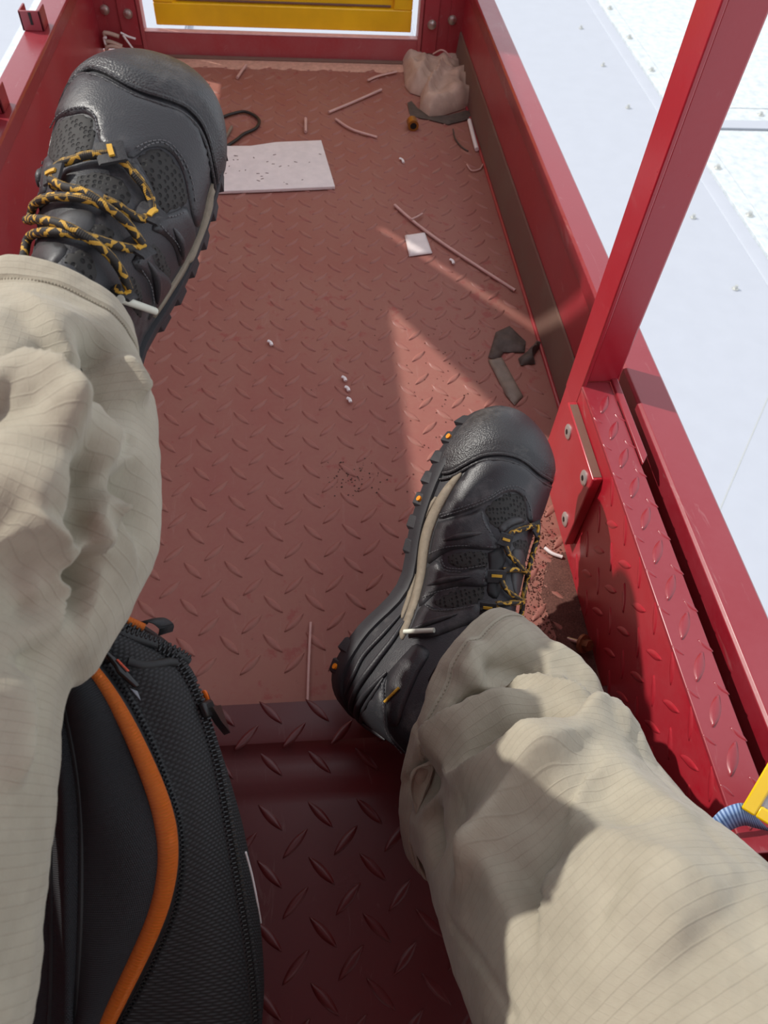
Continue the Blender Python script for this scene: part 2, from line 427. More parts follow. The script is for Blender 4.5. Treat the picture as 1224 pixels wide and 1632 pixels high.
# pale pad along the far sill, its colour standing for sunlit floor
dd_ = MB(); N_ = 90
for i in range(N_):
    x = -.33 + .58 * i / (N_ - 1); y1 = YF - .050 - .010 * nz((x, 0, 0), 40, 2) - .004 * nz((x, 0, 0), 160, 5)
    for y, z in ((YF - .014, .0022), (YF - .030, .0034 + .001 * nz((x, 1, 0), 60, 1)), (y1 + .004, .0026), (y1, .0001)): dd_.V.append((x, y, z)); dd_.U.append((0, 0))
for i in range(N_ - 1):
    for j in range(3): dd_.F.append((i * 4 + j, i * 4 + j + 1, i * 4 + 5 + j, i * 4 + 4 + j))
dd_.obj('sun_strip', 'sun_strip_tone', floor, True, auto=False)
# --- right wall with rail and dirty base strip
wr = MB().box((XR, -.75, 0), (XR + .006, YF, ZR - .003)).obj('wall_right', 'wall_paint', smooth=False, bevel=.001, origin=(XR, .7, 0)); tag(wr, 'right red side wall of the basket', kind='structure')
b = MB(); prof = [(XR - .002, ZR - .024), (XR - .002, ZR - .003), (XR + .001, ZR), (XR + .035, ZR), (XR + .038, ZR - .003), (XR + .038, ZR - .03)]
prof2 = prof + [(x - .0, z) for x, z in []]
pts = prof + [(XR + .034, ZR - .03), (XR + .034, ZR - .005), (XR + .003, ZR - .005), (XR + .003, ZR - .024)]
b.prism([(x, -.75, z) for x, z in pts], (0, YF + .75, 0)); b.obj('top_rail', 'rail_paint', wr, True, .0008, label='glossy red folded rail along the wall top')
MB().prism([(XR, .60, .0), (XR - .008, .60, .0), (XR - .008, .60, .003), (XR - .003, .60, .066), (XR, .60, .068)], (0, YF - .6, 0)).obj('base_strip', 'dirt_strip', wr, True, .002, label='dirt-covered sloping strip along the wall foot')
MB().tube([(XR - .010, .60, .002), (XR - .010, YF - .05, .002)], .0028, 8).obj('base_edge', 'wall_paint', wr)

# --- left wall with rail
wl = MB().box((XL - .006, -.75, 0), (XL, YF, ZR - .003)).obj('wall_left', 'wall_paint', smooth=False, bevel=.001, origin=(XL, .7, 0)); tag(wl, 'left red side wall of the basket', kind='structure')
pts = [(XL + .002, ZR - .024), (XL + .002, ZR - .003), (XL - .001, ZR), (XL - .043, ZR), (XL - .046, ZR - .003), (XL - .046, ZR - .03), (XL - .042, ZR - .03), (XL - .042, ZR - .005), (XL - .003, ZR - .005), (XL - .003, ZR - .024)]
MB().prism([(x, -.75, z) for x, z in pts], (0, YF + .75, 0)).obj('top_rail', 'rail_paint', wl, True, .0008, label='glossy red folded rail along the wall top')
for y in (1.445, 1.150):
    q = MB().box((XL - .046, y, ZR), (XL - .011, y + .004, ZR + .030)).box((XL - .046, y, ZR), (XL - .042, y + .035, ZR + .030)).box((XL - .015, y, ZR), (XL - .011, y + .035, ZR + .030)).obj('stop_bracket', 'rail_paint', wl, True, .0012)
    MB().box((XL - .030, y - .0012, ZR + .010), (XL - .026, y + .0005, ZR + .028)).obj('slot', 'socket_black', q, False)

# added boards above the left rail, out of view, cut to shade the floor
def add_shade_board(quad): MB().prism([(XL - .046, y, z) for y, z in quad], (-.02, 0, 0)).obj('shade_board', 'wall_paint', wl, True, .002)
add_shade_board([(-.35, .17), (1.15, .17), (1.15, .60), (-.35, .60)])
add_shade_board([(1.152, .32), (YF + .2, .32), (YF + .2, .60), (1.152, .60)])
add_shade_board([(1.22, .602), (1.02, .76), (.97, .95), (1.105, .98), (1.395, .602)])
add_shade_board([(1.43, .602), (1.15, .98), (YF + .2, 1.0), (YF + .2, .602)])
# --- far wall: sill, jambs, bolted corner columns
wf = thing('wall_far', 'red far end frame of the basket', None, (0, YF, 0), kind='structure')
MB().box((-.333, YF, 0), (.252, YF + .004, .046)).obj('sill', 'sill_paint', wf, True, .0012, label='red sill')
MB().box((-.333, YF - .001, .0465), (.252, YF + .016, .049)).obj('sill_edge', 'sunlit_edge', wf, True, .001, label='top edge of the sill with sunlight in its colour')  # strip lightened to paint the sun grazing the sill top
MB().prism([(-.333, YF - .001, 0), (.252, YF - .001, 0), (.252, YF - .014, 0), (-.333, YF - .014, 0)], (0, 0, .006)).obj('dirt_ledge', 'dirt_strip', wf, True, .003)
for x0, x1, nm in ((-.338, -.330, 1), (.249, .257, 2)):
    MB().box((x0, YF - .004, 0), (x1, YF + .03, 1.70)).obj('jamb', 'sill_paint', wf, True, .001)
def column(x0, x1, bolts):
    MB().box((x0, YF, .012), (x1, YF + .005, 1.70)).obj('column_back', 'wall_paint', wf, True, .001)
    wid = (x1 - x0)
    for a, bb in ((.02, .36), (.62, .98)):
        MB().box((x0 + wid * a, YF - .004, .022), (x0 + wid * bb, YF, 1.70)).obj('column_strap', 'wall_paint', wf, True, .001)
    for (x, z) in bolts:
        bl = MB(); seg = 14
        P = [(x, YF - .004, z), (x, YF - .006, z), (x, YF - .0061, z), (x, YF - .010, z), (x, YF - .012, z)]
        V, Fc, U = tube_geo(P, [.0095, .0095, .0082, .0075, .003], seg); bl.add(V, Fc, U)
        bl.obj('bolt', 'steel', wf)
column(-.44, -.338, [(-.402, .087), (-.357, .081), (-.402, .30), (-.357, .30)])
column(.257, XR + .008, [(.277, .079), (.320, .089), (.277, .3), (.32, .3)])

# --- yellow gate in the far opening
door = thing('door_1', 'yellow painted gate with recessed panel at the far end', None, (-.03, YF + .03, .05), kind='structure')
DX0, DX1, DZ0, DZ1, DY = -.307, .236, .053, 1.03, YF + .020
b = MB()
for lo, hi in (((DX0, DY, DZ0), (DX1, DY + .025, DZ0 + .042)), ((DX0, DY, DZ1 - .042), (DX1, DY + .025, DZ1)), ((DX0, DY, DZ0 + .042), (DX0 + .04, DY + .025, DZ1 - .042)), ((DX1 - .04, DY, DZ0 + .042), (DX1, DY + .025, DZ1 - .042))): b.box(lo, hi)
b.obj('gate_frame', 'yellow_paint', door, True, .002)
MB().box((DX0 + .04, DY + .012, DZ0 + .042), (DX1 - .04, DY + .018, DZ1 - .042)).obj('gate_panel', 'yellow_paint', door, False)
MB().tube([(DX0 + .046, DY + .009, DZ0 + .046), (DX1 - .046, DY + .009, DZ0 + .046)], .0022, 8).obj('dirt_bead', 'dirt_strip', door)

# --- right upright of folded tread plate with ledge, carrying the post
PXF = .287; PY0, PY1 = .10, .604
pan = thing('side_panel', 'red folded tread plate panel with bolted bracket below the upright post', 'panel', (PXF, .40, 0))
fa = MB().prism([(PXF, PY0, .001), (PXF, PY1, .001), (PXF, PY1, .150), (PXF, PY1 - .008, ZR - .001), (PXF, PY0, ZR - .001)], (.004, 0, 0)).obj('face', 'panel_paint', pan, True, .001)
le = MB().box((PXF - .0004, PY0, ZR - .004), (PXF + .032, .572, ZR)).box((PXF, .572, ZR - .003), (PXF + .004, PY1 - .008, ZR)).obj('ledge', 'rail_paint', pan, True, .0012, label='flat ledge along the panel top')
MB().prism([(PXF + .032, .452, ZR - .0005), (PXF + .039, .462, ZR + .001), (PXF + .039, .575, ZR + .001), (PXF + .034, .585, ZR + .001), (PXF + .032, .585, ZR)], (0, 0, .004)).obj('weld_lip', 'rail_paint', pan, True, .0015)
for i in range(-1, 13):
    for j in range(0, 4):
        for k, a in ((0, -1), (1, 1)):
            y = .105 + (i + .5 * k) * .0466; z = .02 + (j + .5 * k) * .0444
            if PY0 + .01 < y < PY1 - .015 and .012 < z < ZR - .012 and not (.44 < y < .575 and .02 < z < .155):
                lug_obj(LUGP, pan, Matrix.Translation((PXF, y, z)) @ Matrix.Rotation(-math.pi / 2, 4, 'Y') @ Matrix.Rotation(math.pi / 2 + a * math.radians(47), 4, 'Z'))
LUGL = lug_data('tread_lug_ledge', .030, .0095, .0015, 'rail_paint')
for i in range(12):
    y = .128 + i * .0372
    if y < .55: lug_obj(LUGL, pan, Matrix.Translation((PXF + .0165, y, ZR)) @ Matrix.Rotation(math.radians(62), 4, 'Z'))
    if y < .53: lug_obj(LUGL, pan, Matrix.Translation((PXF + .028, y + .018, ZR)) @ Matrix.Rotation(math.radians(128), 4, 'Z') @ Matrix.Scale(.5, 4))
    if y < .53: lug_obj(LUGL, pan, Matrix.Translation((PXF + .0035, y + .015, ZR)) @ Matrix.Rotation(math.radians(128), 4, 'Z') @ Matrix.Scale(.4, 4))
BX = PXF - .011
br = MB().box((BX, .454, .030), (PXF, .565, .144)).obj('bracket_plate', 'panel_paint', pan, True, .0015, label='thick red bracket plate with countersunk bolts')
MB().box((BX + .0015, .457, .1438), (PXF - .001, .56, .1444)).obj('dust_film', 'dirt_strip', br, False)
for (y, z) in ((.538, .125), (.470, .128), (.473, .053), (.540, .052)):
    V, Fc, U = tube_geo([(BX + .0005, y, z), (BX - .0012, y, z), (BX - .0022, y, z)], [.0085, .0085, .0070], 20); o = MB().add(V, Fc, U).obj('socket_bolt', 'zinc', pan)
    V, Fc, U = tube_geo([(BX - .0010, y, z), (BX - .0024, y, z)], .0033, 6); MB().add(V, Fc, U).obj('hex_socket', 'socket_black', o, False)

post = thing('support_post', 'upright red square steel post rising beside the right rail', 'post', (PXF + .02, .585, ZR))
MB().box((PXF - .0006, .565, ZR - .035), (PXF + .0045, .6045, 1.45)).obj('inner_flat', 'post_paint', post, True, .0012)
MB().box((PXF + .0055, .5715, ZR - .001), (PXF + .041, .602, 1.45)).obj('tube', 'post_paint', post, True, .0025)
MB().box((PXF + .0045, .572, ZR), (PXF + .0055, .600, 1.45)).obj('seam_gap', 'socket_black', post, False)

# --- added rear panel and canopy, out of view, to block sky light
wn = MB().box((XL - .04, -.78, 0), (XR + .04, -.755, 1.47)).obj('wall_near_shade', 'wall_paint', None, True, .003, origin=(0, -.76, 0)); tag(wn, 'added red rear panel behind the seat, blocks sky light', kind='structure')
ce = MB().box((XL - .05, -.78, 1.47), (XR + .04, .62, 1.50)).obj('ceiling_shade', 'wall_paint', None, True, .004, origin=(0, 0, 1.47)); tag(ce, 'added red canopy over the seat, blocks sky light', kind='structure')
# --- outside: white sheet-metal roof about five metres below the basket
ZO = -5.05
ro = MB().box((2.2, -12, ZO - .1), (6.12, 40, ZO)).obj('floor_outside', 'white_panel', smooth=False, bevel=.01, origin=(4, 7, ZO)); tag(ro, 'white roof panel outside the right rail', kind='structure')
MB().prism([(6.12, -12, ZO), (6.34, -12, ZO), (6.34, -12, ZO + .012), (6.16, -12, ZO + .012)], (0, 52, 0)).obj('flashing', 'white_panel', ro, True, .005)
MB().box((6.39, -12, ZO - .05), (6.65, 40, ZO + .02)).obj('joint_strip', 'galvanised_sheet', ro, True, .005)
for y0, y1 in ((-12, 12.3), (13.15, 40)): MB().box((6.675, y0, ZO - .06), (18, y1, ZO)).obj('roof_sheet', 'galvanised_sheet', ro, False)
MB().box((6.675, 12.34, ZO - .1), (18, 12.62, ZO + .03)).obj('cross_flashing', 'white_panel', ro, True, .01)
MB().box((6.675, 12.66, ZO - .1), (18, 13.11, ZO + .01)).obj('cross_strip', 'galvanised_sheet', ro, True, .01)
MB().box((6.36, -12, ZO - .15), (6.70, 40, ZO - .11)).obj('joint_gap', 'socket_black', ro, False)
MB().box((6.675, 12, ZO - .15), (18, 13.5, ZO - .125)).obj('cross_gap', 'socket_black', ro, False)
def screw(x, y, z, r=.05):
    V, Fc, U = tube_geo([(x, y, z), (x, y, z + .015), (x, y, z + .0155), (x, y, z + .06)], [r * 1.5, r * 1.5, r * .8, r * .7], 12); MB().add(V, Fc, U).obj('roof_screw', 'zinc', ro)
for y in (7.75, 9.65, 11.0, 12.75, 14.55, 16.05, 17.55, 19.1, 20.7): screw(6.50, y, ZO + .02, .042)
for y in (4.5, 6.2, 7.9, 9.6, 11.3, 13.05, 14.75, 16.5): screw(5.62, y, ZO, .03)
screw(4.44, 9.26, ZO, .03)
for x in (7.98, 10.0): screw(x, 12.87, ZO + .01, .042)
a, c = np.array([3.6, 3.62]), np.array([5.085, 5.645]); dd = (c - a) / np.linalg.norm(c - a); nn = np.array([-dd[1], dd[0]]) * .006
P0, P1 = a - dd * 1.5, c + dd * .5
MB().prism([(*(P0 - nn), ZO), (*(P1 - nn), ZO), (*(P1 + nn), ZO), (*(P0 + nn), ZO)], (0, 0, .003)).obj('panel_seam', 'zinc', ro, False)
lo = MB().box((-20, -12, ZO - .1), (-2.2, 21, ZO)).obj('floor_outside', 'white_panel', smooth=False, origin=(-5, 5, ZO)); tag(lo, 'white roof panel outside the left rail', kind='structure')
MB().box((-5.1, -12, ZO - .005), (-4.93, 21, ZO + .06)).obj('flashing', 'galvanised_sheet', lo, True, .005)
fo = MB().box((-20, 21, ZO - .3), (2.2, 60, ZO - .12)).obj('floor_outside', 'white_panel', smooth=False, origin=(0, 30, ZO)); tag(fo, 'pale roof surface beyond the far gate', kind='structure')
mid = MB().box((-2.2, -12, ZO - .3), (2.2, 21, ZO - .12)).obj('floor_outside', 'white_panel', smooth=False, origin=(0, 4, ZO)); tag(mid, 'pale roof surface below the basket', kind='structure')

# ================================================================ PERSON: trousers and shoes
person = thing('person', 'seated person in khaki ripstop trousers and black hiking shoes, legs stretched forward', 'person', (.0, -.25, .006))

class Sheet:
    """grid surface that can be found again from a line of sight"""
    def __init__(s, G, closed_j=True):
        s.G = np.array(G, float); s.ni, s.nj = s.G.shape[:2]; s.closed = closed_j; s.build()
    def faces(s):
        Fc = []; nj = s.nj
        for i in range(s.ni - 1):
            for j in range(nj if s.closed else nj - 1): Fc.append((i * nj + j, (i + 1) * nj + j, (i + 1) * nj + (j + 1) % nj, i * nj + (j + 1) % nj))
        return Fc
    def build(s):
        s.F = s.faces(); s.bvh = BVHTree.FromPolygons([tuple(v) for v in s.G.reshape(-1, 3)], s.F)
    def hit(s, u, v, far=1.2):
        r = ray(u, v) / F; r3 = Vector(r).normalized()
        h = s.bvh.ray_cast(Vector(CAM), r3, far)
        if h[0] is not None: return np.array(h[0])
        best = None
        for t in np.linspace(.15, .95, 81):
            q = s.bvh.find_nearest(Vector(CAM + r * t))
            if q[0] is not None and (best is None or q[3] < best[0]): best = (q[3], np.array(q[0]))
        return best[1]
    def normals(s):
        G = s.G; di = np.gradient(G, axis=0)
        dj = (np.roll(G, -1, 1) - np.roll(G, 1, 1)) if s.closed else np.gradient(G, axis=1)
        n = np.cross(dj, di); n /= np.linalg.norm(n, axis=2)[..., None] + 1e-12
        c = G.mean(axis=1, keepdims=True); sg = np.sign(((G - c) * n).sum(axis=2, keepdims=True)).mean()
        return n * (sg if sg != 0 else 1)
    def fold(s, folds, gain=1.0):
        """folds: (line of sight points, height, half width, end taper)"""
        base = s.G.copy(); N = s.normals(); D = np.zeros(s.G.shape[:2])
        for fd in folds:
            px, amp, w = fd[:3]; stp = fd[3] if len(fd) > 3 else 0.
            amp = amp * (gain if abs(amp) > .004 else 1.)
            P = np.array([s.hit(*q) for q in crom(px, 26)])
            best = np.full(D.shape, 9.); par = np.zeros(D.shape); side = np.zeros(D.shape)
            for k in range(len(P) - 1):
                a, b = P[k], P[k + 1]; ab = b - a; L2 = ab @ ab + 1e-12
                t = np.clip(((base - a) @ ab) / L2, 0, 1); dist = np.linalg.norm(base - (a + t[..., None] * ab), axis=2)
                m = dist < best; best[m] = dist[m]; par[m] = (k + t[m]) / (len(P) - 1)
                if stp: side[m] = ((base - a) * np.cross(ab, N)).sum(2)[m]
            tap = np.clip(np.minimum(par, 1 - par) / .30, 0, 1); tap = tap * tap * (3 - 2 * tap)
            if stp: D += abs(stp) * gain * tap * np.where(side * stp > 0, np.exp(-(best / .030) ** 2), np.exp(-(best / .0032) ** 2))
            D += amp * tap * np.exp(-(best / w) ** (1.3 if amp > 0 else 1.8)) if w > .004 else amp * np.exp(-(best / w) ** 2)
        s.G = base + N * D[..., None]; s.build()

def leg_sheet(st, world_tail, n_s=400, n_t=210, rings=None):
    """st: (px u, v, depth, half width across, half thickness); rings: knot -> (px depth of the across end, px depth of the near side)"""
    C0 = [at_d(u, v, dp) for u, v, dp, a, b in st] + [np.array(q[:3]) for q in world_tail]
    ra = [q[3] for q in st] + [q[3] for q in world_tail]; rb = [q[4] for q in st] + [q[4] for q in world_tail]
    T = np.gradient(np.array(C0), axis=0); K9 = []; prevA = None
    for i, c in enumerate(C0):
        t = T[i] / np.linalg.norm(T[i]); vd = c - CAM if c[1] > 0 else np.array([0, .1, -1.]); vd = vd / np.linalg.norm(vd)
        A = np.cross(t, vd); A /= np.linalg.norm(A)
        if prevA is not None and A @ prevA < 0: A = -A
        prevA = A; B = np.cross(A, t)
        if B @ vd > 0: B = -B
        A, B = A * ra[i], B * rb[i]
        if rings and i in rings:
            (u1, v1, d1), (u2, v2, d2) = rings[i]; A2 = at_d(u1, v1, d1) - c; B = at_d(u2, v2, d2) - c
            if i == 0 or A2 @ A > 0: A = A2; prevA = A / np.linalg.norm(A)
        K9.append(np.r_[c, A, B])
    K = crom(K9, n_s); C = K[:, :3]; th = np.linspace(0, 2 * np.pi, n_t, endpoint=False)
    s = np.r_[0, np.cumsum(np.linalg.norm(np.diff(C, axis=0), axis=1))]
    G = C[:, None, :] + np.cos(th)[None, :, None] * K[:, None, 3:6] + np.sin(th)[None, :, None] * K[:, None, 6:9]
    return Sheet(G), s, K

# right leg: hem by the shoe, shin coming towards the viewer to the knee, then the thigh out of view
rleg, rs, rK = leg_sheet([(752, 1180, .610, .10, .07), (778, 1200, .592, .10, .07), (820, 1240, .560, .092, .072), (870, 1322, .512, .088, .076), (940, 1445, .455, .092, .080), (1040, 1585, .40, .095, .084), (1170, 1740, .365, .092, .088)],
                     [(.235, -.20, .27, .095, .09), (.17, -.38, .20, .10, .10), (.10, -.50, .17, .11, .11)],
                     rings={0: ((815, 975, .615), (660, 1160, .540)), 1: ((850, 995, .600), (690, 1180, .520))})
S2 = lambda l: zp(l, 600, 960, .5098)
rleg.fold([
    (S2([(240, 270), (380, 265), (500, 285), (530, 305), (640, 345), (740, 368)]), .011, .011, .007),
    (S2([(165, 560), (215, 480), (300, 430), (400, 380), (520, 312)]), .016, .013, .012),
    (S2([(190, 550), (330, 582), (480, 545), (600, 470), (690, 405), (825, 425)]), .016, .014, .012),
    (S2([(225, 918), (330, 820), (430, 690), (490, 632), (600, 560), (690, 440)]), .012, .016, -.014),
    (S2([(500, 635), (570, 720), (680, 720), (800, 800), (980, 880), (1150, 980)]), .010, .024),
    (S2([(300, 205), (420, 205), (540, 235)]), -.016, .016),
    (S2([(230, 400), (330, 340), (460, 322)]), -.018, .013),
    (S2([(125, 470), (150, 540), (160, 640)]), -.009, .018),
    (S2([(300, 515), (430, 490), (560, 440), (640, 390)]), -.018, .015),
    (S2([(230, 700), (320, 690), (420, 630), (540, 545)]), -.010, .018),
    (S2([(165, 620), (178, 720), (192, 830)]), -.018, .010),
    (S2([(380, 920), (470, 830), (540, 760), (600, 850)]), -.014, .026),
    (S2([(420, 252), (560, 256), (600, 264)]), .006, .006),
    (S2([(700, 430), (790, 450), (828, 500)]), .008, .012),
    (S2([(340, 100), (300, 180), (250, 262)]), .008, .013),
    (S2([(500, 110), (600, 190), (710, 310)]), .008, .013),
    (S2([(650, 500), (760, 560), (900, 660), (1050, 740)]), .007, .018),
    (S2([(640, 590), (740, 650), (860, 740)]), -.007, .016),
    (S2([(760, 900), (880, 980), (1010, 1090)]), .006, .022),
    (S2([(85, 270), (140, 400), (210, 490)]), -.0022, .0025),
    (S2([(230, 1000), (330, 1130), (430, 1300)]), -.002, .0025)], 1.25)
# left leg: raised, shin coming back towards the lower left
lleg, ls, lK = leg_sheet([(62, 530, .385, .052, .050), (58, 580, .374, .054, .054), (46, 650, .362, .060, .062), (30, 760, .345, .0625, .068), (18, 840, .335, .0640, .070), (-50, 920, .320, .067, .070), (-150, 1005, .300, .067, .072), (-222, 1200, .280, .071, .074), (-290, 1420, .262, .075, .076), (-345, 1632, .248, .078, .078)],
                     [(-.20, -.07, .375, .078, .078), (-.18, -.25, .29, .088, .09), (-.11, -.46, .19, .105, .105)],
                     rings={0: ((214, 566, .385), (75, 418, .345)), 1: ((222, 612, .374), (72, 470, .336))})
S6 = lambda l: zp(l, 0, 550, .3268)
lleg.fold([
    (S6([(10, 60), (100, 150), (220, 330), (265, 450), (270, 520), (250, 640), (225, 900), (205, 1060)]), .007, .010, .013),
    (S6([(310, 470), (300, 700), (295, 880), (268, 1000)]), -.015, .010),
    (S6([(300, 960), (400, 830), (450, 780), (540, 795), (600, 870)]), .006, .012, .003),
    (S6([(560, 560), (640, 740), (670, 860), (630, 920)]), -.009, .013),
    (S6([(180, 1140), (300, 1030), (400, 955), (520, 900)]), .006, .010, -.003),
    (S6([(440, 965), (390, 1100), (345, 1200)]), -.011, .008),
    (S6([(330, 1215), (400, 1225), (470, 1235)]), -.010, .009),
    (S6([(60, -280), (200, -130), (320, 20), (410, 200)]), .010, .012),
    (S6([(400, -100), (480, 60), (500, 220), (460, 330)]), -.011, .013),
    (S6([(540, 20), (620, 150), (690, 320)]), .008, .010),
    (S6([(300, 330), (420, 450), (560, 520)]), .006, .012),
    (S6([(20, 840), (80, 880), (130, 1000), (170, 1180), (230, 1360)]), .008, .011),
    (S6([(-60, 340), (100, 400), (230, 410)]), -.007, .014),
    (S6([(90, 950), (110, 1150), (180, 1400)]), -.008, .011),
    (S6([(60, 1500), (80, 1800), (70, 2200)]), .008, .012),
    (S6([(130, 1400), (150, 1700), (140, 2200)]), -.006, .010),
    (S6([(30, -260), (180, -90), (260, 60), (300, 200)]), -.008, .010),
    (S6([(655, 458), (430, 730), (330, 910), (240, 1055)]), -.003, .0024, .004)], 1.7)
# small creases everywhere, and a doubled hem
tb = MB()
def leg_mesh(sh, s, K, seed):
    G = sh.G; N = sh.normals()
    for i in range(sh.ni):
        for j in range(sh.nj):
            p = G[i, j]; a = .0022 * nz(p, 26, seed) + .0012 * nz(p, 62, seed + 5) + .0005 * nz(p, 150, seed + 9)
            if s[i] < .013: a += .0010
            elif s[i] < .016: a -= .0006
            G[i, j] = p + N[i, j] * a
    th = np.linspace(0, 2 * np.pi, sh.nj, endpoint=False)
    U = [(s[i], th[j] * .08) for i in range(sh.ni) for j in range(sh.nj)]
    nj = sh.nj; inner = []; cen = G.mean(axis=1)
    for k in (0, 8, 20): inner.append([G[k, j] - N[k, j] * (.0016 if k else .0008) for j in range(nj)])
    n0 = sh.ni * nj
    V = list(G.reshape(-1, 3)); Fc = list(sh.F)
    for r_ in inner: V += r_; U += [(0, th[j] * .08) for j in range(nj)]
    for j in range(nj):
        j2 = (j + 1) % nj
        Fc.append((j, j2, n0 + j2, n0 + j)); Fc.append((n0 + j, n0 + j2, n0 + nj + j2, n0 + nj + j)); Fc.append((n0 + nj + j, n0 + nj + j2, n0 + 2 * nj + j2, n0 + 2 * nj + j))
    tb.add(V, Fc, U)
leg_mesh(rleg, rs, rK, 1); leg_mesh(lleg, ls, lK, 2)
# seat of the trousers, behind the viewer's phone
P = crom([(0, -.47, .11), (0, -.50, .17), (0, -.54, .27), (0, -.56, .36), (0, -.565, .375)], 24)
V = []; Fc = []; sg = 40; RA = np.interp(np.linspace(0, 1, 24), [0, .12, .4, .9, 1], [.10, .20, .215, .18, .15]); RB = np.interp(np.linspace(0, 1, 24), [0, .12, .4, .9, 1], [.06, .115, .125, .11, .09])
for i, p in enumerate(P):
    for j in range(sg): t = 2 * math.pi * j / sg; V.append((p[0] + RA[i] * math.cos(t), p[1] + RB[i] * math.sin(t), p[2]))
for i in range(23):
    for j in range(sg): Fc.append((i * sg + j, i * sg + (j + 1) % sg, (i + 1) * sg + (j + 1) % sg, (i + 1) * sg + j))
Fc += [tuple(range(sg)), tuple(range(23 * sg, 24 * sg))]
tb.add(V, Fc)
trousers = mesh('trousers', tb.V, tb.F, 'ripstop_cloth', person, True, tb.U, 'khaki ripstop trousers, wrinkled, with stitched hems')
fixn(trousers)
# hem stitching: short raised threads around each hem
b = MB()
for sh, s in ((rleg, rs), (lleg, ls)):
    i = int(np.searchsorted(s, .0135)); N = sh.normals()
    for j in range(0, sh.nj):
        p, q = sh.G[i, j], sh.G[i, (j + 1) % sh.nj]; a = p * .85 + q * .15; c = p * .25 + q * .75; n = N[i, j] * .0008
        b.tube([a + n * .2, (a + c) / 2 + n, c + n * .2], .00045, 5)
st_ = b.obj('hem_stitching', 'ripstop_cloth', trousers, kind='stuff')

# ---------------------------------------------------------------- shoes
SL = .322
def smooth_tab(ys, vs, sig=.004):
    Y = np.linspace(0, SL, 645); v = np.interp(Y, ys, vs); k = np.arange(-24, 25) * (SL / 644); g = np.exp(-(k / sig) ** 2); g /= g.sum()
    vp = np.r_[2 * v[0] - v[24:0:-1], v, 2 * v[-1] - v[-2:-26:-1]]
    return Y, np.convolve(vp, g, 'valid')
T_ZT = smooth_tab([0, .012, .03, .06, .09, .12, .15, .18, .21, .24, .265, .285, .30, .311, .318, SL], [.100, .118, .127, .130, .128, .121, .110, .097, .084, .073, .067, .061, .053, .044, .036, .026])
T_W = smooth_tab([.04, .07, .10, .14, .18, .22, .25], [.0355, .0365, .0360, .0370, .0425, .0485, .0505], .006)
T_N = smooth_tab([0, .06, .12, .18, .24, .30, SL], [2.6, 2.3, 1.95, 1.9, 2.15, 2.4, 2.2], .01)
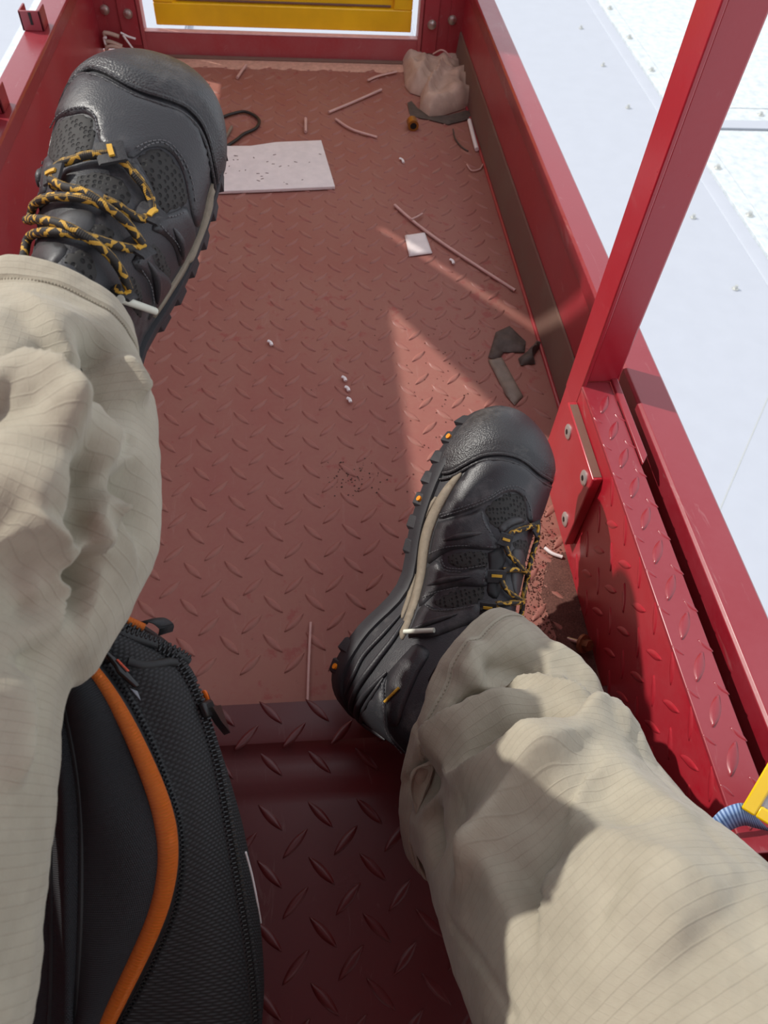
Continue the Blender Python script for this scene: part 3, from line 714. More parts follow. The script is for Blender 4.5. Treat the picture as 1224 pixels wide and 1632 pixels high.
class Shoe:
    def __init__(s, R, t, side, cs=1.):
        s.R = np.array(R); s.t = np.array(t); s.m = -1. if side == 'left' else 1.; s.k = np.array([s.m * cs, 1, cs])
        ny, nu = 110, 81
        tt = np.linspace(0, 1, ny); s.ys = SL * (.5 - .5 * np.cos(np.pi * tt)) * .999 + SL * .0005
        s.us = np.linspace(-1, 1, nu)
        G = np.array([[s.world(s.loc(y, u)) for u in s.us] for y in s.ys]); s.sheet = Sheet(G, False)
    def w(s, y):
        if y < .04: return .0355 * math.sqrt(max(1e-5, 1 - ((.04 - y) / .0401) ** 2))
        if y > .25: return .0505 * max(1e-4, 1 - ((y - .25) / (SL - .25 + .0001)) ** 2.9) ** .5
        return float(np.interp(y, *T_W))
    def wm(s, y): return s.w(y) - .010 * math.exp(-((y - .125) / .045) ** 2)
    def zb(s, y): return .010 + .010 * math.exp(-((y - .12) / .040) ** 2) + (.011 * ((y - .22) / .1) ** 2 if y > .22 else 0) + (.004 * ((.03 - y) / .03) ** 2 if y < .03 else 0)
    def xc(s, y): return -.006 * ((y - .19) / .13) ** 2 if y > .19 else 0.
    def loc(s, y, u, off=0.):
        th = u * math.pi / 2; n = float(np.interp(y, *T_N)); w = s.w(y); zb = s.zb(y); h = max(float(np.interp(y, *T_ZT)) - zb, .004)
        cu, su = abs(math.cos(th)), abs(math.sin(th))
        w = s.wm(y) if u < 0 else w; x = s.xc(y) + math.copysign(w * su ** (2 / n), u); z = zb + h * cu ** (2 / n)
        p = np.array([x, y, z])
        if off: p = p + s.nloc(y, u) * off
        return p
    def nloc(s, y, u):
        e1 = .0015; ya, yb = max(.001, y - e1), min(SL - .0005, y + e1); ua, ub = max(-1, u - .02), min(1, u + .02)
        a = s.loc(yb, u) - s.loc(ya, u); b = s.loc(y, ub) - s.loc(y, ua); n = np.cross(b, a); n /= np.linalg.norm(n) + 1e-12
        c = np.array([s.xc(y), min(max(y, .05), .26), .05]);
        if n @ (s.loc(y, u) - c) < 0: n = -n
        return n
    def world(s, p): return s.R @ (np.array(p, float) * s.k) + s.t
    def local(s, p): return (s.R.T @ (np.array(p) - s.t)) / s.k
    def inv(s, p):
        q = s.local(p); y = min(max(q[1], .001), SL - .001); n = float(np.interp(y, *T_N)); w = s.w(y); zb = s.zb(y); h = max(float(np.interp(y, *T_ZT)) - zb, .004)
        w = s.wm(y) if q[0] < s.xc(y) else w; X = min(abs(q[0] - s.xc(y)) / w, 1.); Zz = min(max((q[2] - zb) / h, 0), 1.)
        th = math.atan2(X ** (n / 2), Zz ** (n / 2)); return y, math.copysign(th / (math.pi / 2), q[0] - s.xc(y))
    def hit(s, px): return s.inv(s.sheet.hit(*px))
    def at(s, yu, off=0.): return s.world(s.loc(yu[0], yu[1], off))
    # pieces -------------------------------------------------
    def panel(s, name, poly, off, mat, parent, thick=.0016, res=.0036, px=True, label=None, dens=3, relax=0):
        Q = [s.hit(q) for q in poly] if px else list(poly)
        for _ in range(relax): Q = [tuple(.25 * np.array(Q[i - 1]) + .5 * np.array(Q[i]) + .25 * np.array(Q[(i + 1) % len(Q)])) for i in range(len(Q))]
        Q = crom([(a, b_ * .075) for a, b_ in Q + [Q[0]]], len(Q) * dens)[:-1]
        Q = [tuple(q) for q in Q]; n = len(Q); ys_ = [q[0] for q in Q]; xs_ = [q[1] for q in Q]
        pts = [Vector(q) for q in Q]
        a = min(ys_)
        while a < max(ys_):
            c = min(xs_)
            while c < max(xs_):
                if inside((a, c), Q) and edge_dist((a, c), Q) > res * .4: pts.append(Vector((a, c)))
                c += res
            a += res
        vo, eo, fo, ov, oe, of = delaunay_2d_cdt(pts, [(i, (i + 1) % n) for i in range(n)], [], 1, 1e-6)
        V = []; 
        rim = set()
        for i, v in enumerate(vo):
            d_ = edge_dist((v.x, v.y), Q); o_ = off + thick * min(1, (d_ / .0022)) ** .5
            yy = min(max(v.x, .001), SL - .001); uu = min(max(v.y / .075, -1), 1)
            V.append(s.at((yy, uu), o_))
        Fc = [tuple(f) for f in fo]
        cnt = {}
        for f in Fc:
            for i in range(len(f)): k = tuple(sorted((f[i], f[(i + 1) % len(f)]))); cnt[k] = cnt.get(k, 0) + 1
        low = {}
        for k, c in cnt.items():
            if c == 1:
                for i in k:
                    if i not in low:
                        low[i] = len(V); v = vo[i]; V.append(s.at((min(max(v.x, .001), SL - .001), min(max(v.y / .075, -1), 1)), -.0008))
                Fc.append((k[0], k[1], low[k[1]], low[k[0]]))
        o = mesh(name, V, Fc, mat, parent, True, label=label); fixn(o); return o
    def path(s, px, n, off=0.): return crom([s.at(s.hit(q), off) for q in px], n)
    def cord(s, px, r, off, n=30, lift=0., uvoff=0.):
        P = s.path(px, n, off)
        if lift:
            N = np.array([s.world(s.loc(.17, 0, 1.)) - s.world(s.loc(.17, 0, 0.)) for _ in range(1)])[0]
            t = np.linspace(0, 1, n)[:, None]; P = P + N * lift * np.sin(np.pi * t)
        return P
def inside(p, Q):
    c = False; n = len(Q)
    for i in range(n):
        (x1, y1), (x2, y2) = Q[i], Q[(i + 1) % n]
        if (y1 > p[1]) != (y2 > p[1]) and p[0] < (x2 - x1) * (p[1] - y1) / (y2 - y1 + 1e-15) + x1: c = not c
    return c
def edge_dist(p, Q):
    A = np.array(Q); B = np.roll(A, -1, 0); AB = B - A; t = np.clip(((np.array(p) - A) * AB).sum(1) / ((AB ** 2).sum(1) + 1e-15), 0, 1)
    return float(np.linalg.norm(A + AB * t[:, None] - np.array(p), axis=1).min())

RR = [[.7004, .5349, .4702], [-.099, .7264, -.679], [-.7048, .4295, .5627]]; RT = [.0241 - .0004, .2772 - .0020, .0298 + .0036]
LR = [[.9761, .1914, .1033], [-.0965, .8069, -.5828], [-.1949, .5588, .8061]]; LT = [-.1598, .2873, .2979]
def ortho(R):
    u, _, vt = np.linalg.svd(np.array(R)); return u @ vt
def pitch(R, t, deg, p0):
    a = math.radians(deg); X = np.array([[1, 0, 0], [0, math.cos(a), -math.sin(a)], [0, math.sin(a), math.cos(a)]]); R2 = R @ X; return R2, np.array(t) + R @ p0 - R2 @ p0
LR, LT = pitch(ortho(LR), LT, -4.2, np.array([0, .17, .09]))
rshoe = Shoe(ortho(RR), RT, 'right', 1.1); lshoe = Shoe(ortho(LR), LT, 'left', 1.0)

def stitches(pathpts, parent, mat='stitch', step=.0032, r=.00042, two=None):
    b = MB(); P = np.array(pathpts); s = np.r_[0, np.cumsum(np.linalg.norm(np.diff(P, axis=0), axis=1))]
    x = .001
    while x + step * .65 < s[-1]:
        a = [np.interp(x, s, P[:, k]) for k in range(3)]; c = [np.interp(x + step * .65, s, P[:, k]) for k in range(3)]
        b.tube([a, c], r, 5); x += step
    return b

def build_shoe(S, label, toe_line, panels, meshes, laces, keepers, fins, stitch_lines, tan_bands, aglets, tongue, extra=None):
    o = thing('hiking_shoe', label, None, S.world((0, .15, 0)))
    del_cat = o.pop('category', None); o.parent = person; o.location = tuple(W(o) - W(person))
    nu = len(S.us); G = S.sheet.G
    V = list(G.reshape(-1, 3)); Fc = list(S.sheet.F)
    for i in range(len(S.ys) - 1): Fc.append((i * nu, i * nu + nu - 1, (i + 1) * nu + nu - 1, (i + 1) * nu))
    Fc.append(tuple(range(nu))); Fc.append(tuple(range((len(S.ys) - 1) * nu, len(S.ys) * nu)))
    up = mesh('upper', V, Fc, 'heel_rubber', o, True, label='matt black upper'); fixn(up)
    # sock / ankle going up into the trousers
    A = [S.world((0, .075, .10)), S.world((0, .068, .125)), S.world((0, .06, .145))]
    MB().add(*tube_geo(crom(A, 8), .032, 24)).obj('sock', 'bag_black', o)
    # toe cap
    H = sorted([S.hit(q) for q in toe_line], key=lambda q: q[1]); uu = np.array([q[1] for q in H]); yy = np.array([q[0] for q in H])
    us = np.linspace(-1, 1, 61); line = np.interp(us, uu, yy)
    ex = np.where(us < uu[0], (uu[0] - us), np.where(us > uu[-1], us - uu[-1], 0.)); line = line - ex * .03
    k = np.exp(-(np.arange(-3, 4) / 1.5) ** 2); k /= k.sum(); line = np.convolve(np.r_[[line[0]] * 3, line, [line[-1]] * 3], k, 'valid')
    nv = 26; V = []; Fc = []
    for v in range(nv + 1):
        f = 0 if v == 0 else ((v - 1) / (nv - 1))
        for a, u in enumerate(us):
            y = line[a] + (SL - .0012 - line[a]) * f ** .8; off = -.001 if v == 0 else (.0018 + .0022 * min(1, f * 6))
            V.append(S.at((y, u), off))
    n = len(us)
    for v in range(nv):
        for a in range(n - 1): Fc.append((v * n + a, v * n + a + 1, (v + 1) * n + a + 1, (v + 1) * n + a))
    Fc.append(tuple(range(nv * n, nv * n + n)))
    tc = mesh('toe_cap', V, Fc, 'toe_rubber', o, True, label='pebbled black rubber toe cap'); fixn(tc)
    for dy, r, nm in ((.0005, .0017, 'toe_ridge'), (-.0058, .0013, 'toe_ridge')):
        P = np.array([S.at((line[a] + dy, us[a]), .0012) for a in range(2, n - 2)])
        MB().add(*tube_geo(P, r, 8)).obj(nm, 'toe_rubber', o)
    for poly in meshes: S.panel('mesh_inset', poly, -.0006, 'shoe_mesh', o, thick=.0012, label='open-weave black mesh inset')
    for nm, poly, mat, off, lab in panels: S.panel(nm, poly, off, mat, o, label=lab)
    # tan midsole bands
    for poly, off in tan_bands: S.panel('midsole_band', poly, off, 'midsole_tan', o, thick=.002, relax=1, dens=4, label='tan midsole band')
    # sole: stacked outline rings
    out = []
    for y in S.ys[::3]: out.append((S.xc(y) + S.w(y), y))
    for y in S.ys[::-3]: out.append((S.xc(y) - S.wm(y), y))
    out = np.array(out); cen = np.array([0, .16])
    def outl(off):
        d_ = np.roll(out, -1, 0) - np.roll(out, 1, 0); nn = np.c_[d_[:, 1], -d_[:, 0]]; nn /= np.linalg.norm(nn, axis=1)[:, None] + 1e-9; return out + nn * off
    V = []; Fc = []; k = len(out)
    for dz, off in ((-.012, -.004), (-.0105, .001), (-.002, .0025), (.004, .0035), (.007, .0025), (.008, -.002)):
        Q = outl(off)
        for q in Q: V.append(S.world((q[0], q[1], S.zb(min(max(q[1], 0), SL)) + dz)))
    for a in range(5):
        for i in range(k): Fc.append((a * k + i, a * k + (i + 1) % k, (a + 1) * k + (i + 1) % k, (a + 1) * k + i))
    Fc += [tuple(range(k)), tuple(range(5 * k, 6 * k))]
    sole = mesh('outsole', V, Fc, 'outsole', o, True, label='black lugged rubber outsole'); fixn(sole); sharp(sole, 50)
    # side lugs along both edges
    for sd in (-1, 1):
        for a, y in enumerate(np.arange(.022, .300, .0215)):
            if sd < 0 and .055 < y < .15: continue
            wf_ = S.wm if sd < 0 else S.w; x = S.xc(y) + sd * (wf_(y) + .0005); zb = S.zb(y); b = MB(); ln = .0145; pr = .0040
            y2 = y + ln; x2 = S.xc(y2) + sd * (wf_(y2) + .0005)
            Z0, Z1 = zb - .0125, zb + .002
            poly = [(x, y), (x2, y2), (x2 + sd * pr * .6, y2 - .002), (x + sd * pr, y + .002)]
            lo = [S.world((p[0], p[1], Z0)) for p in poly]; hi = [S.world((p[0] - (sd * .002 if i > 1 else 0), p[1], Z1)) for i, p in enumerate(poly)]
            b.add(lo + hi, [(0, 1, 2, 3), (4, 5, 6, 7), (0, 1, 5, 4), (1, 2, 6, 5), (2, 3, 7, 6), (3, 0, 4, 7)])
            lg = b.obj('sole_lug', 'outsole', o, True, .001)
            if a in (0, 8, 11) and S.m > 0:
                p = np.array([(x + x2) / 2 + sd * pr * .8, y + ln / 2, zb - .006]); V_, F_, U_ = tube_geo([S.world(p - np.array([sd * .002, 0, 0])), S.world(p + np.array([sd * .0008, 0, 0]))], .0026, 14)
                MB().add(V_, F_, U_).obj('orange_dot', 'orange_dot', o)
    # fins: raised ribs moulded into the side panels
    for px in fins:
        P = S.path(px, 20, .0022); t = np.linspace(0, 1, 20); r = .0003 + .0026 * np.sin(np.pi * t) ** .7
        MB().add(*tube_geo(P, r, 10)).obj('moulded_rib', 'leather', o)
    for px, mt in stitch_lines:
        stitches(S.path(px, 40, .0024), o).obj('stitch_row', mt, o, kind='stuff')
    for px, rad, off in laces:
        P = S.path(px, max(12, 6 * len(px)), off); MB().add(*tube_geo(P, rad, 10)).obj('lace', 'lace_cord', o, uv=True, label='black and yellow flecked lace')
    for px, wdt in keepers:   # webbing loop: a broad flattened band over the lace
        P = S.path(px, 14, .0052); t = np.linspace(0, 1, 14)[:, None]
        V_, F_, U_ = band_geo(P, S, wdt); ob = MB().add(V_, F_, U_).obj('lace_loop', 'webbing', o)
        c = P[7]; mid = S.path(px, 14, .0066)
        MB().add(*band_geo(mid[3:11], S, wdt * .2)).obj('loop_stripe', 'yellow_stitch', o)
    for a, c, r in aglets:
        P = S.path([a, c], 8, .006); MB().add(*tube_geo(P, r, 10)).obj('aglet', 'aglet', o, label='pale plastic lace tip')
    for nm, poly, mat, off in tongue: S.panel(nm, poly, off * .3, mat, o, thick=.0009)
    if extra: extra(o)
    return o
def band_geo(P, S, wdt):
    P = np.array(P); T, N, B = frames(P); k = len(P); V = []; U = []; Fc = []
    up = S.world((0, 0, 1)) - S.world((0, 0, 0))
    for i in range(k):
        n = up - T[i] * (up @ T[i]); n /= np.linalg.norm(n); bb = np.cross(T[i], n)
        for a, h in ((-1, 0), (-.85, .0010), (.85, .0010), (1, 0), (.85, -.0008), (-.85, -.0008)): V.append(P[i] + bb * wdt / 2 * a + n * h); U.append((i, a))
    for i in range(k - 1):
        for j in range(6): Fc.append((i * 6 + j, i * 6 + (j + 1) % 6, (i + 1) * 6 + (j + 1) % 6, (i + 1) * 6 + j))
    Fc += [tuple(range(6)), tuple(range((k - 1) * 6, k * 6))]
    return V, Fc, U

Q5 = lambda l: zp(l, 640, 680, .22876)
Q4 = lambda l: zp(l, 500, 960, .18382)
def right_extra(o):
    S = rshoe
    for px, r in (([(760, 110), (600, 290), (430, 480), (350, 640), (280, 800)], .0022), ([(790, 170), (690, 330), (560, 500), (420, 690), (330, 900), (265, 1100)], .0030),
                  ([(640, 610), (560, 690), (460, 800), (380, 950), (340, 1100), (350, 1250)], .0030), ([(610, 660), (540, 770), (460, 900), (410, 1050), (410, 1200), (460, 1350)], .0024)):
        P = S.path(Q4(px), 30, .0012); t = np.linspace(0, 1, 30); MB().add(*tube_geo(P, r * (.35 + .65 * np.sin(np.pi * t) ** .6), 10)).obj('heel_band', 'heel_rubber', o)
    S.panel('heel_counter', Q4([(640, 640), (560, 720), (470, 850), (420, 1010), (420, 1180), (500, 1400), (640, 1560), (740, 1560), (690, 1350), (650, 1120), (625, 900), (612, 720)]), .0008, 'heel_rubber', o, label='ribbed rubber heel counter')
    S.panel('ankle_panel', Q4([(640, 620), (800, 440), (900, 360), (1000, 420), (900, 640), (790, 900), (720, 1080), (660, 1060), (630, 850)]), .0006, 'leather', o)
    stitches(S.path(Q4([(610, 700), (622, 850), (634, 980), (655, 1120), (690, 1320)]), 30, .003), o).obj('stitch_row', 'stitch', o, kind='stuff')
    P = S.path(Q4([(640, 868), (700, 810), (760, 752)]), 12, .0035); MB().add(*tube_geo(P, .0012, 8)).obj('accent_stitch', 'yellow_stitch', o, label='short yellow stitched bar')
SHR = build_shoe(rshoe, 'black hiking shoe on the right foot, resting on its heel with sole edge showing',
    Q5([(345, 330), (455, 262), (560, 205), (680, 192), (790, 212), (860, 250), (950, 330), (1030, 375), (1135, 385)]),
    [('vamp_panel', Q5([(470, 290), (560, 235), (680, 222), (790, 242), (850, 275), (940, 355), (1030, 402), (1125, 410), (1110, 520), (1062, 640), (1030, 640), (950, 690), (880, 650), (862, 560), (840, 490), (790, 457), (720, 462), (600, 522), (470, 582), (262, 640), (310, 530), (390, 390)]), 'leather', .0006, 'smooth black leather vamp'),
     ('leather_panel', Q5([(255, 665), (480, 605), (560, 575), (610, 690), (650, 770), (690, 830), (640, 858), (400, 850), (300, 880), (185, 955), (205, 850), (228, 740)]), 'leather', .0006, None),
     ('leather_panel', Q5([(175, 990), (245, 930), (290, 985), (400, 1010), (600, 985), (600, 1105), (420, 1112), (250, 1150), (125, 1255), (145, 1120)]), 'leather', .0006, None),
     ('leather_panel', Q5([(112, 1290), (165, 1235), (250, 1275), (550, 1232), (560, 1330), (400, 1400), (200, 1470), (52, 1470), (82, 1370)]), 'leather', .0006, None),
     ('eyestay', Q5([(600, 880), (690, 850), (730, 900), (700, 1000), (690, 1120), (660, 1200), (600, 1170), (610, 1000)]), 'bag_black', .0004, None),
     ('lace_guard', Q5([(675, 705), (740, 645), (820, 630), (855, 660), (770, 695), (695, 745)]), 'tongue_leather', .0010, None)],
    [Q5([(560, 575), (620, 520), (720, 455), (800, 455), (860, 500), (880, 660), (760, 690), (680, 730), (610, 680)]), Q5([(940, 690), (1040, 625), (1050, 690), (1000, 800), (955, 880)]), Q5([(300, 890), (420, 862), (600, 862), (610, 990), (400, 1000), (320, 960)]), Q5([(190, 1220), (280, 1160), (420, 1120), (600, 1110), (560, 1230), (250, 1270)]), Q5([(760, 790), (830, 770), (890, 820), (890, 960), (860, 1000), (850, 880), (780, 860)]), Q4([(770, 440), (960, 330), (960, 420), (860, 520), (790, 540)])],
    [(Q5([(735, 790), (750, 752), (800, 724), (850, 705), (885, 690), (915, 730), (938, 790), (944, 850), (936, 905), (915, 965), (880, 1005), (780, 1000), (700, 1012)]), .0024, .0040),
     (Q5([(712, 850), (730, 900), (765, 940), (800, 990), (840, 1020), (865, 1060)]), .0023, .0048),
     (Q5([(860, 1000), (870, 1080), (877, 1160), (865, 1210), (770, 1226), (660, 1246)]), .0023, .0040),
     (Q5([(690, 1090), (705, 1130), (750, 1180), (800, 1215), (840, 1270), (870, 1340)]), .0023, .0048),
     (Q5([(560, 1285), (620, 1280), (680, 1285)]), .0023, .0042)],
    [(Q5([(672, 790), (710, 805), (745, 815)]), .012), (Q5([(895, 660), (900, 705), (885, 750)]), .010), (Q5([(605, 1055), (660, 1058), (712, 1062)]), .012), (Q5([(560, 1275), (610, 1282), (660, 1285)]), .011)],
    [Q5([(300, 800), (430, 765), (565, 748)]), Q5([(185, 1112), (330, 1070), (490, 1050)]), Q5([(60, 1428), (220, 1370), (400, 1312)])],
    [(Q5([(270, 618), (450, 560), (600, 500), (720, 425), (800, 420), (850, 450)]), 'stitch'), (Q5([(280, 635), (460, 578), (605, 515), (720, 445), (800, 440)]), 'stitch'), (Q5([(845, 480), (880, 560), (890, 640)]), 'stitch'), (Q5([(200, 890), (300, 850), (400, 835), (640, 845)]), 'stitch'),
     (Q5([(290, 920), (310, 975), (420, 995), (590, 970)]), 'stitch'), (Q5([(275, 930), (300, 995), (420, 1015)]), 'stitch'), (Q5([(590, 985), (575, 1100)]), 'stitch'), (Q5([(150, 1200), (250, 1160), (420, 1120)]), 'stitch'), (Q5([(170, 1245), (230, 1285), (400, 1275), (530, 1250)]), 'stitch'), (Q5([(560, 590), (580, 680), (640, 770)]), 'stitch')],
    [(Q5([(400, 305), (300, 420), (200, 580), (145, 760), (112, 930), (78, 1150), (32, 1330), (-30, 1480), (0, 1520), (45, 1430), (82, 1310), (130, 1160), (165, 1000), (192, 850), (250, 625), (352, 430), (465, 280)]), .0016),
     (Q5([(255, 460), (165, 575), (108, 690), (86, 800), (68, 1000), (38, 1190), (-20, 1350), (-5, 1370), (40, 1270), (70, 1150), (102, 930), (132, 760), (190, 575), (270, 465)]), .0010)],
    [(Q5([(45, 1456)])[0], Q5([(250, 1444)])[0], .0022)],
    [('tongue', Q5([(768, 870), (800, 842), (845, 870), (858, 940), (852, 1000), (846, 1150), (800, 1200), (765, 1060), (772, 950)]), 'tongue_leather', .0012)],
    right_extra)

Q8 = lambda l: zp(l, 0, 60, .30638)
SHL = build_shoe(lshoe, 'black hiking shoe on the raised left foot, toe scuffed, yellow-flecked laces',
    Q8([(370, 205), (400, 178), (480, 168), (560, 192), (640, 240), (740, 290), (850, 320), (960, 360), (1040, 440), (1080, 540), (1100, 640)]),
    [('vamp_panel', Q8([(380, 225), (410, 200), (480, 190), (560, 215), (640, 262), (740, 310), (850, 345), (950, 385), (1020, 455), (1060, 550), (1080, 640), (1085, 750), (1065, 850), (1030, 985), (1005, 960), (985, 860), (950, 700), (900, 610), (840, 570), (760, 577), (690, 625), (640, 612), (590, 590), (530, 560), (505, 500), (490, 430), (440, 395), (370, 405), (290, 450), (215, 530), (155, 620), (180, 540), (240, 420), (305, 310)]), 'leather', .0006, 'scuffed black leather vamp'),
     ('leather_panel', Q8([(825, 925), (920, 900), (965, 880), (1003, 965), (1012, 1040), (965, 1140), (935, 1190), (900, 1085), (850, 1030), (792, 1000)]), 'leather', .0006, None),
     ('leather_panel', Q8([(685, 1165), (740, 1085), (778, 1105), (805, 1180), (885, 1265), (885, 1300), (815, 1410), (770, 1470), (795, 1350), (762, 1250), (705, 1205)]), 'leather', .0006, None),
     ('leather_panel', Q8([(585, 1400), (640, 1430), (690, 1480), (710, 1560), (670, 1680), (600, 1640)]), 'leather', .0006, None),
     ('leather_panel', Q8([(155, 645), (228, 550), (250, 600), (288, 668), (262, 720), (240, 800), (80, 835), (72, 800), (120, 720)]), 'leather', .0006, None),
     ('leather_panel', Q8([(60, 895), (210, 830), (262, 860), (180, 925), (50, 960)]), 'tongue_leather', .0006, None),
     ('leather_panel', Q8([(10, 1000), (170, 905), (150, 990), (60, 1070), (0, 1090)]), 'leather', .0006, None),
     ('eyestay', Q8([(690, 630), (740, 690), (790, 780), (815, 860), (800, 900), (770, 960), (735, 900), (760, 850), (730, 780), (680, 700)]), 'leather', .0004, None)],
    [Q8([(235, 530), (300, 450), (380, 400), (460, 395), (500, 440), (505, 540), (480, 610), (380, 645), (290, 670), (250, 600)]), Q8([(690, 635), (760, 578), (840, 570), (910, 630), (955, 720), (985, 860), (930, 900), (850, 920), (800, 850), (760, 740)]), Q8([(390, 720), (500, 690), (620, 720), (690, 800), (680, 880), (580, 870), (470, 800), (380, 780)]), Q8([(440, 1000), (520, 950), (600, 1000), (600, 1060), (500, 1070)]), Q8([(740, 1080), (790, 1060), (860, 1130), (900, 1220), (880, 1270), (800, 1200)]), Q8([(330, 1130), (420, 1090), (500, 1150), (500, 1290), (400, 1220), (320, 1180)]), Q8([(640, 1260), (690, 1230), (750, 1330), (740, 1470), (680, 1420)]), Q8([(50, 900), (200, 840), (200, 990), (60, 1000)])],
    [(Q8([(310, 800), (308, 740), (335, 692), (390, 670), (460, 648), (530, 640), (580, 640), (635, 670), (690, 740), (740, 805), (765, 880), (750, 930), (715, 950), (650, 930), (580, 885), (530, 868)]), .0025, .0040),
     (Q8([(315, 785), (380, 830), (450, 855), (540, 922), (620, 985), (690, 1075)]), .0025, .0062),
     (Q8([(180, 960), (190, 920), (225, 885), (290, 862), (400, 868), (480, 885), (560, 925)]), .0025, .0046),
     (Q8([(185, 962), (290, 1000), (390, 1050), (500, 1130), (570, 1210), (612, 1300)]), .0025, .0066),
     (Q8([(690, 1100), (630, 1100), (540, 1085), (420, 1062), (300, 1045), (170, 1060), (80, 1090), (20, 1130)]), .0025, .0044),
     (Q8([(570, 1300), (600, 1330), (630, 1360)]), .0025, .0042)],
    [(Q8([(570, 590), (578, 640), (590, 690)]), .016), (Q8([(280, 760), (320, 740), (355, 735)]), .011), (Q8([(715, 960), (745, 920), (785, 900)]), .016), (Q8([(645, 1115), (680, 1090), (715, 1075)]), .016), (Q8([(575, 1340), (600, 1320), (625, 1310)]), .012)],
    [Q8([(885, 990), (920, 1060), (938, 1150)]), Q8([(750, 1160), (795, 1250), (805, 1380)]), Q8([(130, 760), (190, 720), (230, 690)])],
    [(Q8([(250, 470), (320, 420), (400, 380), (470, 385), (505, 440), (515, 520)]), 'stitch'), (Q8([(700, 590), (770, 555), (860, 550), (930, 620), (975, 720), (1000, 860)]), 'stitch'), (Q8([(720, 605), (780, 567), (850, 560), (915, 625), (960, 720)]), 'stitch'), (Q8([(820, 940), (900, 925), (950, 900)]), 'stitch'),
     (Q8([(800, 960), (850, 1010), (905, 1070), (935, 1150)]), 'stitch'), (Q8([(700, 1180), (740, 1110), (775, 1125)]), 'stitch'), (Q8([(715, 1200), (765, 1280), (785, 1380)]), 'stitch'), (Q8([(240, 640), (225, 720), (235, 790)]), 'stitch'), (Q8([(100, 830), (230, 795)]), 'stitch')],
    [(Q8([(1098, 720), (1108, 800), (1085, 950), (1030, 1080), (960, 1200), (890, 1310), (820, 1420), (780, 1490), (800, 1420), (880, 1290), (950, 1180), (1015, 1060), (1060, 930), (1085, 790)]), .0016)],
    [(Q8([(572, 1355)])[0], Q8([(757, 1402)])[0], .0023)],
    [('tongue', Q8([(290, 935), (400, 895), (490, 920), (480, 990), (420, 1025), (300, 985)]), 'tongue_leather', .0012), ('tongue', Q8([(130, 1120), (230, 1070), (350, 1095), (310, 1160), (270, 1190), (150, 1150)]), 'tongue_leather', .0012),
     ('tongue', Q8([(400, 800), (490, 780), (560, 820), (570, 870), (500, 860)]), 'tongue_leather', .0008)])

# ================================================================ BACKPACK
bag = thing('backpack', 'black backpack with orange piping and zips standing between the legs', 'backpack', (-.08, .10, .0065))
def rs_(px, n): 
    P = np.array(px, float); s = np.r_[0, np.cumsum(np.linalg.norm(np.diff(P, axis=0), axis=1))]
    Q = crom(P, n * 4); s = np.r_[0, np.cumsum(np.linalg.norm(np.diff(Q, axis=0), axis=1))]; t = np.linspace(0, s[-1], n); return np.c_[np.interp(t, s, Q[:, 0]), np.interp(t, s, Q[:, 1])]
NB = 80
KC = {  # control lines across the bag, from the front pocket to the back panel: sight line points and distance
 'k0': ([(-60, 1050), (-90, 1200), (-110, 1400), (-130, 1640), (-150, 1760)], [.44] * 5),
 'k1': ([(40, 1030), (60, 1130), (78, 1260), (82, 1440), (78, 1640), (60, 1760)], [.385, .380, .376, .374, .374, .376]),
 'k1b': ([(82, 1035), (108, 1150), (126, 1260), (130, 1400), (118, 1640), (95, 1760)], [.376, .370, .366, .364, .366, .368]),
 'k2': ([(92, 1008), (140, 1055), (185, 1120), (215, 1180), (245, 1250), (264, 1310), (268, 1370), (255, 1440), (225, 1510), (190, 1580), (160, 1640), (110, 1760)], [.372, .372, .370, .369, .368, .368, .368, .368, .368, .368, .368, .37]),
 'k3': ([(118, 1000), (165, 1055), (208, 1120), (240, 1185), (264, 1250), (283, 1310), (287, 1375), (276, 1450), (248, 1520), (214, 1590), (186, 1640), (140, 1760)], [.378, .380, .381, .382, .382, .383, .384, .385, .386, .388, .39, .392]),
 'k4': ([(150, 994), (205, 1035), (255, 1090), (290, 1165), (313, 1250), (327, 1330), (334, 1400), (336, 1480), (332, 1560), (326, 1640), (310, 1760)], [.386, .389, .392, .394, .395, .396, .398, .400, .402, .405, .41]),
 'k5': ([(165, 984), (225, 1022), (272, 1052), (294, 1080), (310, 1115), (324, 1160), (337, 1205), (347, 1255), (362, 1340), (374, 1410), (386, 1480), (397, 1560), (403, 1640), (398, 1760)], [.398, .402, .404, .406, .408, .410, .412, .414, .418, .421, .425, .429, .434, .44]),
 'k6': ([(178, 972), (232, 1003), (284, 1038), (312, 1085), (330, 1130), (350, 1190), (369, 1250), (388, 1320), (401, 1385), (412, 1450), (419, 1520), (421, 1580), (417, 1640), (410, 1760)], [.425, .428, .43, .433, .437, .442, .447, .452, .457, .462, .468, .474, .48, .49]),
 'k7': ([(165, 975), (225, 1010), (275, 1050), (305, 1100), (326, 1160), (345, 1230), (365, 1300), (385, 1380), (400, 1460), (408, 1540), (408, 1640), (400, 1760)], [.53, .53, .535, .54, .545, .55, .555, .56, .565, .57, .575, .58])}
C3 = {}
for k, (px, dp) in KC.items():
    q = rs_(px, NB); d_ = np.interp(np.linspace(0, 1, NB), np.linspace(0, 1, len(dp)), dp); C3[k] = np.array([at_d(u, v, z + .013) for (u, v), z in zip(q, d_)])
order = list(KC); foot = C3['k7'].copy(); foot[:, 2] = .010; C3['k8'] = foot * np.array([1, 1, 1])
order.append('k8'); NJ = 12
